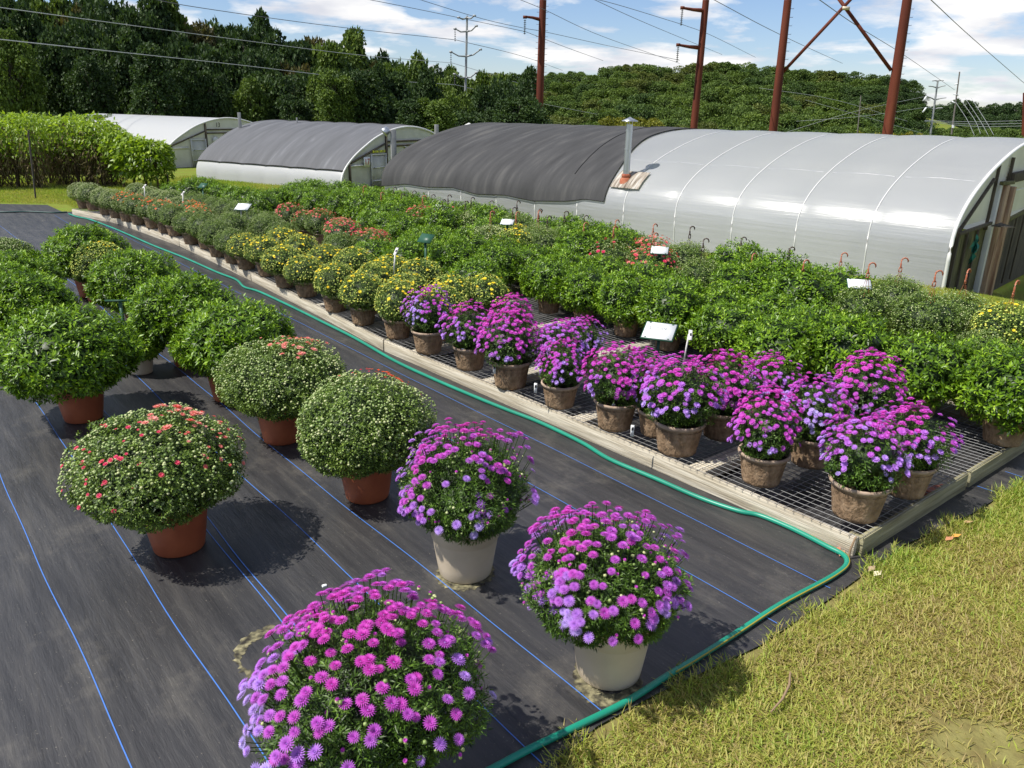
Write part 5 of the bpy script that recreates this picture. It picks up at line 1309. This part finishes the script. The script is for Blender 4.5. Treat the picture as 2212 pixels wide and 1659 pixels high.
def tree_mesh(seed, shape, nblob, nl):
    """unit tree: height 1, crown radius about 0.3; returns (trunk builder, crown builder)"""
    rng = np.random.default_rng(seed); tr = MB(); cr = MB()
    tr.tube([(0, 0, -0.03), (0.008 * rng.normal(), 0.008, 0.25), (0.02 * rng.normal(), 0.0, 0.55), (0, 0, 0.86)], [0.024, 0.018, 0.011, 0.003], n=7)
    for b_ in range(nblob):
        f = (b_ + 0.5) / nblob
        if shape == 'conic': z = 0.22 + 0.76 * f; R = 0.25 * (1 - f) ** 0.7 + 0.03
        elif shape == 'tall': z = 0.18 + 0.74 * f; R = 0.21 * math.sin(math.pi * min(1, 0.25 + 0.75 * (1 - f))) ** 0.6
        else: z = 0.28 + 0.60 * f; R = 0.33 * math.sqrt(max(0.02, 1 - ((z - 0.55) / 0.42) ** 2))
        a = b_ * 2.4 + rng.normal() * 0.4; rr = R * rng.uniform(0.45, 1.0)
        c = np.array([rr * math.cos(a), rr * math.sin(a), z + rng.normal() * 0.02])
        br = rng.uniform(0.065, 0.115) * (1.0 if shape == 'round' else 0.85) * (0.75 if z > 0.85 else 1)
        tr.tube([(0, 0, max(0.12, z - 0.18)), tuple(c * np.array([0.6, 0.6, 1]) - np.array([0, 0, 0.05])), tuple(c)], [0.009, 0.006, 0.002], n=4, cap=False)
        d = rng.normal(size=(nl, 3)); d /= np.linalg.norm(d, axis=1)[:, None]; d[:, 2] = np.where(d[:, 2] < -0.5, -d[:, 2], d[:, 2])
        P = c + d * br * np.array([1.15, 1.15, 0.8]) * rng.uniform(0.75, 1.1, (nl, 1))
        D = d + rng.normal(size=(nl, 3)) * 0.7; Nn = d + np.array([0, 0, 0.6]) + rng.normal(size=(nl, 3)) * 0.4
        cr.leaves(P, D, Nn, 0.030 * rng.uniform(0.6, 1.3, nl), 0.023, np.clip(0.45 + 0.1 * rng.normal() + 0.18 * rng.normal(size=nl), 0, 1), wide=0.5, fold=0.2)
    return tr, cr
TREES = {}
for shape, cnt, nb, nl in (('conic', 2, 60, 170), ('tall', 3, 60, 190), ('round', 4, 66, 190)):
    for i_ in range(cnt):
        tr, cr = tree_mesh(100 + i_ * 7 + ord(shape[0]), shape, nb, nl)
        TREES[(shape, i_)] = (tr.mesh('tree_trunk', BARK), cr)
CROWN = {}
def tree(x, y, h, wd, shape, i_, lf, lab, group, nm):
    tr, cr = TREES[(shape, i_)]
    key = (shape, i_, lf)
    if key not in CROWN: CROWN[key] = cr.mesh('tree_crown', TL[lf])
    t = thing(nm, (x, y, float(terrain(x, y))), rt.uniform(0, 6.28), lab, 'tree', group)
    a = link('trunk', tr, t); b_ = link('crown', CROWN[key], t)
    for o in (a, b_): o.scale = (wd, wd, h)
    return t
rt = random.Random(77)
sky_l = [(-150, -60), (0, -40), (120, -30), (250, -22), (330, -6), (370, 8), (410, 4), (434, 22), (455, 36), (500, 40), (535, 34), (590, 42), (635, 62), (680, 70), (746, 72), (790, 88), (814, 98), (852, 112), (880, 118), (907, 132), (956, 130), (1008, 150), (1053, 140), (1100, 150), (1130, 150), (1170, 165)]
def skyl(px): return float(np.interp(px, [a for a, b in sky_l], [b for a, b in sky_l]))
def place_tree(px, ptop, dist, wpx, shape, lf, lab, group, nm):
    c = atd(px, ptop, dist)
    zg = float(terrain(c[0], dist)); h = max(2.0, c[2] - zg)
    wd = min(1.2 * h, max(0.5 * h, wpx / F * dist / 0.62))
    n_ = {'conic': 2, 'tall': 3, 'round': 4}[shape]
    return tree(c[0], dist, h, wd, shape, rt.randrange(n_), lf, lab, group, nm)
WOODG_ = 'trees of the dark wood behind the tunnels'
n_ = [0, 0, 0]
for row, (dist, drop_, step, wpx) in enumerate([(72, 0, 34, 78), (60, 52, 40, 92), (50, 112, 44, 100)]):
    px = -120 + row * 13; k_ = 0
    while px < 1165:
        top = skyl(px) + drop_ * (1.0 if px < 700 else 0.62) * rt.uniform(0.75, 1.25) + rt.uniform(-5, 12)
        top = min(top, 240)
        r = rt.random()
        shape = 'conic' if (r < 0.25) else ('tall' if r < 0.7 else 'round')
        lf = 'dark' if rt.random() < 0.72 else ('light' if rt.random() < 0.55 else 'rusty')
        if row == 0 and px > 500 and rt.random() < 0.5: lf = 'light'  # sunlit top of the wood put into lighter leaf colour
        if row == 2: lf = 'dark' if rt.random() < 0.85 else 'light'  # shaded lower part of the wood put into dark leaf colour
        nm = {'conic': 'conifer_tree', 'tall': 'broadleaf_tree', 'round': 'broadleaf_tree'}[shape]
        ds = {'dark': 'dark green', 'light': 'lighter green', 'rusty': 'brownish green'}[lf]
        place_tree(px, top, dist + rt.uniform(-4, 4), wpx * rt.uniform(0.85, 1.2), shape, lf, '%s tree, %s from left in the %s of the dark wood' % (ds, ORD[min(k_, 39)], ['skyline row', 'middle row', 'front row'][row]), WOODG_, nm)
        px += step * rt.uniform(0.85, 1.15); k_ += 1
sky_r = [(1120, 150), (1180, 152), (1230, 150), (1290, 140), (1340, 132), (1400, 133), (1460, 138), (1520, 128), (1570, 126), (1640, 128), (1700, 140), (1760, 150), (1800, 142), (1850, 150), (1900, 152), (1950, 160), (1985, 178), (2000, 215)]
def skyr(px): return float(np.interp(px, [a for a, b in sky_r], [b for a, b in sky_r]))
cand = []; ro = random.Random(41)
for _ in range(6000):
    px = ro.uniform(1075, 1985); dr_ = ro.uniform(0, 1) ** 0.9 * 128
    if dr_ < 14: dr_ = ro.uniform(0, 5)
    sp = 30 + dr_ * 0.08
    if all((px - q[0]) ** 2 + ((dr_ - q[1]) * 1.75) ** 2 > sp ** 2 for q in cand): cand.append((px, dr_))
bands = [[], [], [], [], []]
for q in cand: bands[min(4, int(q[1] // 26))].append(q)
for bi, bl in enumerate(bands):
    bl.sort()
    for k_, (px, dr_) in enumerate(bl):
        top = skyr(px) + dr_; dist = 152 - dr_ * 0.42
        lf = ro.choice(['oak', 'oak', 'oak2', 'light', 'oak3'])
        if bi == 4 and (1320 < px < 1440): lf = 'yellow'; top = max(top, 236)
        if px > 1890: lf = 'oak3' if ro.random() < 0.6 else 'dark'
        place_tree(px, top, dist, 78 * ro.uniform(0.8, 1.25), 'round', lf, '%s oak, %s from left in the %s band of the wooded hill' % ({'oak': 'rounded green', 'oak2': 'rounded green', 'oak3': 'deep green', 'light': 'rounded pale green', 'yellow': 'yellowing', 'dark': 'shaded dark'}[lf], ORD[min(k_, 39)], ['skyline', 'second', 'third', 'fourth', 'lowest'][bi]), 'oaks on the hill', 'oak_tree')
for row, (dist, top0, step) in enumerate([(240, 222, 34), (215, 240, 36), (190, 262, 40)]):
    px = 1960 + row * 9; k_ = 0
    while px < 2300:
        top = top0 + rt.uniform(-5, 7) - (14 if 2070 < px < 2110 and row == 0 else 0) - (8 if px > 2160 and row == 0 else 0)
        place_tree(px, top, dist + rt.uniform(-6, 6), 62 * rt.uniform(0.85, 1.2), 'round', 'dark' if row < 2 or rt.random() < 0.7 else 'light', 'distant dark tree, %s from left in the %s of the far right wood' % (ORD[k_], ['skyline row', 'middle row', 'front row'][row]), 'far wood at the right', 'broadleaf_tree')
        px += step * rt.uniform(0.85, 1.15); k_ += 1
# scrub along the foot of the far wood
k_ = 0
for dist, top0, st in ((120, 272, 17), (92, 281, 21)):
    px = 1872 if dist < 100 else 1990
    while px < 2235:
        place_tree(px, top0 + rt.uniform(-3, 3) + (px - 1990) * 0.02, dist + rt.uniform(-3, 3), 52, 'round', rt.choice(['yellow', 'light', 'light', 'oak']) if dist < 100 else 'oak', 'scrub bush, %s of those under the far right wood' % ORD[min(k_, 39)], 'scrub bushes', 'bush')['category'] = 'bush'
        px += st * rt.uniform(0.8, 1.2); k_ += 1
# low scrub in front of the far wood and behind tunnel 13
for i_, (px, top, dist, wpx, lf) in enumerate([                                               (165, 243, 38, 60, 'dark'), (225, 245, 38, 62, 'light'), (262, 252, 39, 62, 'light'), (300, 258, 40, 60, 'rusty'), (335, 262, 41, 50, 'dark'), (90, 240, 38, 60, 'dark')]):
    place_tree(px, top, dist, wpx, 'round', lf, '%s bush, %s from left %s' % ({'yellow': 'yellowish', 'light': 'light green', 'dark': 'dark green', 'rusty': 'brownish'}[lf], ORD[(i_ + 1) % 6], 'behind tunnel 13'), 'scrub bushes', 'bush')['category'] = 'bush'

# ------------------------------------------------------------------ pylons, poles and wires
RUSTP = mat('weathering_steel', rough=0.75, spec=0.25, ramp=[(0.3, (0.065, 0.014, 0.008)), (0.55, (0.12, 0.028, 0.014)), (0.8, (0.19, 0.055, 0.026))], rsrc='noise', scale=0.6, stretch=(3, 3, 0.4), detail=8, bump=0.2)
GALV = mat('dull_galvanised', (0.30, 0.31, 0.31), 0.6, metal=0.2)
GALVD = mat('dark_wood_pole', rough=0.9, ramp=[(0.3, (0.10, 0.09, 0.08)), (0.7, (0.20, 0.18, 0.16))], rsrc='noise', scale=2)
INSUL = mat('insulator_glass', (0.10, 0.10, 0.10), 0.25)
WIREM = mat('power_cable', (0.10, 0.10, 0.11), 0.5)
WIREB = mat('bright_cable', (0.42, 0.44, 0.44), 0.4, metal=0.3)
def rel(px, py, d, o): c = atd(px, py, d); return Vector(c) - Vector(o)
def insulator(t, a, n, step, r_):
    mb = MB(); L_ = n * step
    mb.tube([a, a - Vector((0, 0, L_))], r_ * 0.25, n=6)
    for k_ in range(n): mb.lathe([(0.001, 0.02), (r_, 0), (r_ * 0.5, -0.03), (0.001, -0.03)], n=10, c=tuple(a - Vector((0, 0, step * (k_ + 0.5)))))
    return mb.build('insulator', INSUL, t, True)
PEG = {}
def peg(t, loc, sg):
    if sg not in PEG:
        mb = MB(); mb.tube([(0, 0, 0), (sg * 0.17, 0, 0), (sg * 0.17, 0, 0.08)], 0.012, n=4); PEG[sg] = mb.mesh('climbing_peg', RUSTP)
    link('climbing_peg', PEG[sg], t).location = loc
def pole(name, d, bx, tx, ytop, wb, wt, m, lab, cat, grp, pegs=None, n=12, ybase=290):
    """shaft from the ground up through (bx, ybase) to (tx, ytop) at distance d"""
    a = Vector(atd(bx, ybase, d)); b_ = Vector(atd(tx, ytop, d)); dr = (b_ - a).normalized()
    zg = float(terrain(a.x, d)); base = a - dr * ((a.z - zg) / dr.z)
    t = thing(name, tuple(base), 0, lab, cat, grp)
    L_ = (b_ - base).length; px2m = d / F
    mb = MB(); mb.tube([(0, 0, 0), tuple(dr * L_ * 0.5), tuple(dr * L_)], [wb * px2m / 2, (wb + wt) / 4 * px2m, wt * px2m / 2], n=n); mb.build('shaft', m, t, n > 12)
    if pegs:
        k = min(int(L_ / 0.42), 200)
        for q in range(3, k):
            f = q / k; c = dr * (L_ * f); r_ = (wb + (wt - wb) * f) / 2 * px2m
            for sg in pegs:
                peg(t, (c.x + sg * r_, c.y, c.z), sg)
    return t, base, dr, L_
# grey pylon with four pairs of arms
t, base, dr, L_ = pole('power_pylon', 62, 1003.5, 1009, 34, 7.5, 4, GALV, 'slim grey pylon with curved arms rising behind the black ridge', 'pylon', None, n=14)
for (jx, jy, ex, ey, lx, ly, ins) in [(1009, 38, 1025, 34, 991, 38, 0), (1008, 68, 1029, 56, 983, 62, 23), (1007, 122, 1038, 107, 974, 112, 24), (1006, 168, 1029, 157, 982, 160, 20)]:
    mb = MB(); j = rel(jx, jy, 62, base)
    for (x, y) in ((ex, ey), (lx, ly)):
        e = rel(x, y, 61.4, base); mid = (j + e) / 2 - Vector((0, 0, 0.12)); mb.tube([j, mid, e], [0.07, 0.05, 0.04], n=6)
        mb.box(tuple(e), (0.22, 0.1, 0.12))
    mb.build('cross_arm', GALV, t)
    if ins: insulator(t, rel(lx, ly, 61.4, base), 6, ins * 62 / F / 6, 0.07)
# rust red poles
t, base, dr, L_ = pole('power_pylon', 66, 1163.5, 1173, 0, 17, 13.5, RUSTP, 'rust red pylon with climbing pegs, leftmost of the red ones', 'pylon', 'rust red pylons', pegs=(-1, 1))
mb = MB(); mb.tube([rel(1170, 43, 66, base), rel(1150, 38, 65.6, base), rel(1134, 36, 65.3, base)], [0.14, 0.1, 0.08], n=8); mb.box(tuple(rel(1134, 37, 65.3, base)), (0.3, 0.2, 0.2)); mb.build('cross_arm', RUSTP, t)
insulator(t, rel(1134, 42, 65.3, base), 8, 0.13, 0.12)
t, base, dr, L_ = pole('power_pylon', 60, 1497.5, 1525, 0, 17, 13, RUSTP, 'rust red pylon with two left arms between flue and braced pair', 'pylon', 'rust red pylons')
for jx, jy, ex, ey in [(1522, 23, 1474, 17), (1511, 103, 1465, 97)]:
    mb = MB(); mb.tube([rel(jx, jy, 60, base), rel((jx + ex) / 2, (jy + ey) / 2 + 1, 59.6, base), rel(ex, ey, 59.4, base)], [0.15, 0.11, 0.08], n=8); mb.box(tuple(rel(ex, ey, 59.4, base)), (0.25, 0.2, 0.2)); mb.build('cross_arm', RUSTP, t)
    insulator(t, rel(ex, ey + 4, 59.4, base), 8, 0.125, 0.11)
t, base, dr, L_ = pole('braced_pylon', 48, 1669, 1702, 0, 18.5, 15, RUSTP, 'braced pair of rust red poles joined by a steel X', 'pylon', 'rust red pylons', pegs=(1,))
t['label'] = 'braced pair of rust red poles joined by a steel X'
a = Vector(atd(1916, 293, 48)); b_ = Vector(atd(1961, -8, 48)); d2 = (b_ - a).normalized(); zg = float(terrain(a.x, 48)); a0 = a - d2 * (a.z - zg) / d2.z
mb = MB(); p2m = 48 / F; Lb = (b_ - a0).length
mb.tube([a0 - base, a0 - base + d2 * Lb / 2, b_ - base], [10.5 * p2m, 9.8 * p2m, 9 * p2m], n=12); mb.build('shaft', RUSTP, t)
mb = MB()
for q in range(3, int(Lb / 0.42)):
    c = a0 - base + d2 * (0.42 * q); peg(t, (c.x + 9.8 * p2m, c.y, c.z), 1)
for (x0, y0, x1, y1) in [(1690, 157, 1842, 0 - 6), (1925, 152, 1808, -8)]:
    mb = MB(); mb.beam(rel(x0, y0, 48, base), rel(x1, y1, 47.85 if x1 > 1820 else 48.15, base), 0.13, 0.16); mb.build('brace', RUSTP, t)
mb = MB(); mb.box(tuple(rel(1826, 18, 47.9, base)), (0.4, 0.3, 0.16)); mb.build('brace_plate', CREAM, t)
pole('power_pylon', 90, 2211, 2214, 200, 8, 7, RUSTP, 'rust red pole cut by the right edge', 'pylon', 'rust red pylons')
# two slim poles in the right distance
t, base, dr, L_ = pole('power_pylon', 110, 2009.5, 2026, 174, 6, 3.2, GALV, 'grey distant pylon with curved arms at the right', 'pylon', 'distant pylons', n=14)
for (jx, jy, ex, ey, lx, ly) in [(2026, 175, 2038, 174, 2014, 175), (2025, 190, 2042, 185, 2006, 186), (2020, 216, 2044, 211, 2002, 208), (2017, 236, 2036, 233, 2001, 232)]:
    for (x, y) in ((ex, ey), (lx, ly)):
        mb = MB(); mb.tube([rel(jx, jy, 110, base), rel((jx + x) / 2, (jy + y) / 2 - 1, 110, base), rel(x, y, 109.5, base)], [0.09, 0.07, 0.06], n=5); mb.build('cross_arm', GALV, t)
mb = MB(); mb.beam(rel(2001, 208, 109.5, base), rel(1995, 218, 109.5, base), 0.16, 0.16); mb.beam(rel(2001, 232, 109.5, base), rel(1993, 243, 109.5, base), 0.16, 0.16); mb.build('insulator', CARDM, t)
t, base, dr, L_ = pole('utility_pole', 105, 2055.5, 2073, 155, 4.2, 2.4, GALVD, 'thin leaning wooden utility pole in the right distance', 'pole', None)
for (x0, y0, x1, y1) in [(2062, 183, 2071, 180), (2060, 203, 2070, 206), (2056, 219, 2066, 224)]:
    mb = MB(); mb.beam(rel(x0, y0, 105, base), rel(x1, y1, 105, base), 0.12, 0.12); mb.build('cross_arm', CARDM, t)
mb = MB(); mb.tube([rel(2059, 270, 104.8, base), rel(2059, 276, 104.8, base)], 0.16, n=8); mb.build('transformer', CARDM, t, True)
t, base, dr, L_ = pole('utility_pole', 98, 1852, 1860, 206, 2.6, 2, GALVD, 'faint thin pole before the oaks by the braced pair', 'pole', None)

def cable(pts, lab, r_=0.02, m=WIREM, sag=0.0):
    P = [Vector(atd(x, y, d)) for x, y, d in pts]
    if len(P) == 2:
        a, b_ = P; P = []
        for k_ in range(25):
            f = k_ / 24; P.append(a.lerp(b_, f) - Vector((0, 0, 4 * sag * f * (1 - f))))
    else: P = [Vector(p) for p in catmull([tuple(p) for p in P], 8)]
    o_ = P[0].copy(); mb = MB(); mb.tube([p - o_ for p in P], r_, n=5)
    o = mb.build('power_line', m); o.location = o_; tag(o, lab, 'power line', 'overhead power lines')
CB = [([(-60, 5, 30), (0, 16, 33), (486, 82, 46), (768, 118, 54), (977, 136, 61.4)], 'upper pale cable crossing the dark wood from the left', WIREB, 0.016),
      ([(-60, 76, 30), (0, 85, 33), (486, 137, 46), (768, 169, 54), (982, 183, 61.4)], 'lower pale cable crossing the dark wood from the left', WIREB, 0.018),
      ([(300, -8, 40), (434, 17, 44), (713, 56, 53), (984, 86, 61.4)], 'cable from the top left to the second arm of grey pylon', WIREM, 0.018),
      ([(770, -6, 54), (903, 20, 58), (1134, 68, 65.3)], 'cable from the sky to the insulator of leftmost red pylon', WIREM, 0.018),
      ([(890, -6, 55), (1040, 40, 60), (1133, 61, 65), (1178, 69, 66), (1310, 98, 70), (1468, 130, 59.4)], 'cable passing behind the leftmost red pylon to the next', WIREM, 0.018),
      ([(984, 86, 61.4), (1130, 122, 80), (1215, 152, 110)], 'cable from grey pylon second arm sloping right to hill', WIREM, 0.02),
      ([(977, 136, 61.4), (1090, 170, 80), (1180, 200, 105)], 'cable from grey pylon third arm sloping right', WIREB, 0.018),
      ([(982, 183, 61.4), (1100, 210, 80), (1290, 247, 98)], 'cable from grey pylon lowest arm across the oaks', WIREB, 0.018),
      ([(1134, 68, 65.3), (1230, 105, 75), (1303, 131, 100)], 'cable leaving the leftmost red pylon toward the hill', WIREM, 0.02),
      ([(1110, -6, 60), (1178, 22, 64), (1300, 78, 75), (1468, 137, 98)], 'long cable behind leftmost red pylon falling right', WIREM, 0.02),
      ([(1260, -8, 50), (1340, 12, 53), (1474, 53, 59.4)], 'cable into the top insulator of the two armed pylon', WIREM, 0.017),
      ([(1268, -8, 52), (1400, 52, 60), (1560, 118, 90)], 'cable crossing under the top arm of the two armed pylon', WIREM, 0.017),
      ([(1474, 53, 59.4), (1540, 78, 70), (1632, 124, 95)], 'cable leaving the two armed pylon at its upper insulator', WIREM, 0.018),
      ([(1528, -8, 45), (1688, 76, 55), (1820, 137, 95)], 'cable passing behind the left braced pole', WIREM, 0.018),
      ([(1765, -4, 40), (1853, 57, 50), (1950, 117, 70), (2030, 172, 98), (2062, 194, 106)], 'dark cable passing right braced pole to the utility pole', WIREM, 0.02),
      ([(2005, -6, 30), (2100, 82, 42), (2215, 182, 60)], 'dark cable in the top right corner of the sky', WIREM, 0.016),
      ([(2064, 220, 105), (2090, 260, 100), (2108, 300, 95)], 'leftmost of four cables fanning down from the utility pole', WIREB, 0.02),
      ([(2070, 209, 105), (2105, 258, 100), (2122, 300, 95)], 'second of four cables fanning down at the right', WIREB, 0.02),
      ([(2085, 212, 105), (2118, 262, 100), (2140, 302, 95)], 'third of four cables fanning down at the right', WIREB, 0.02),
      ([(2098, 212, 105), (2130, 262, 100), (2152, 302, 95)], 'rightmost of four cables fanning down at the right', WIREB, 0.02),
      ([(1998, 260, 95), (2100, 263, 96), (2230, 260, 97)], 'top of three level pale cables before the far wood', WIREB, 0.025),
      ([(1998, 261, 95), (2100, 268, 96), (2230, 266, 97)], 'middle of three level pale cables before the far wood', WIREB, 0.025),
      ([(1998, 262, 95), (2100, 273, 96), (2230, 272, 97)], 'lowest of three level pale cables before the far wood', WIREB, 0.025),
      ([(1700, 285, 90), (1850, 240, 92), (2001, 208, 100)], 'thin pale cable rising to the distant pylon upper arm', WIREB, 0.018),
      ([(1720, 262, 90), (1870, 250, 92), (2066, 222, 104)], 'thin pale cable rising to the utility pole', WIREB, 0.018),
      ([(1640, 190, 88), (1800, 215, 92), (1960, 262, 98)], 'thin pale cable falling right across the oaks', WIREB, 0.018),
      ([(1740, 216, 88), (1860, 250, 92), (2000, 290, 98)], 'lowest thin pale cable falling right across the oaks', WIREB, 0.018)]
for pts, lab, m, r_ in CB: cable(pts, lab, r_, m)
# small parts on the ground cloth at the far end of the tunnels: fluorescent safe check
for o in list(COL.objects):
    if o.name.startswith('marking_line') or o.name.startswith('dust_ring') or o.name.startswith('pavement_cloth'): pass
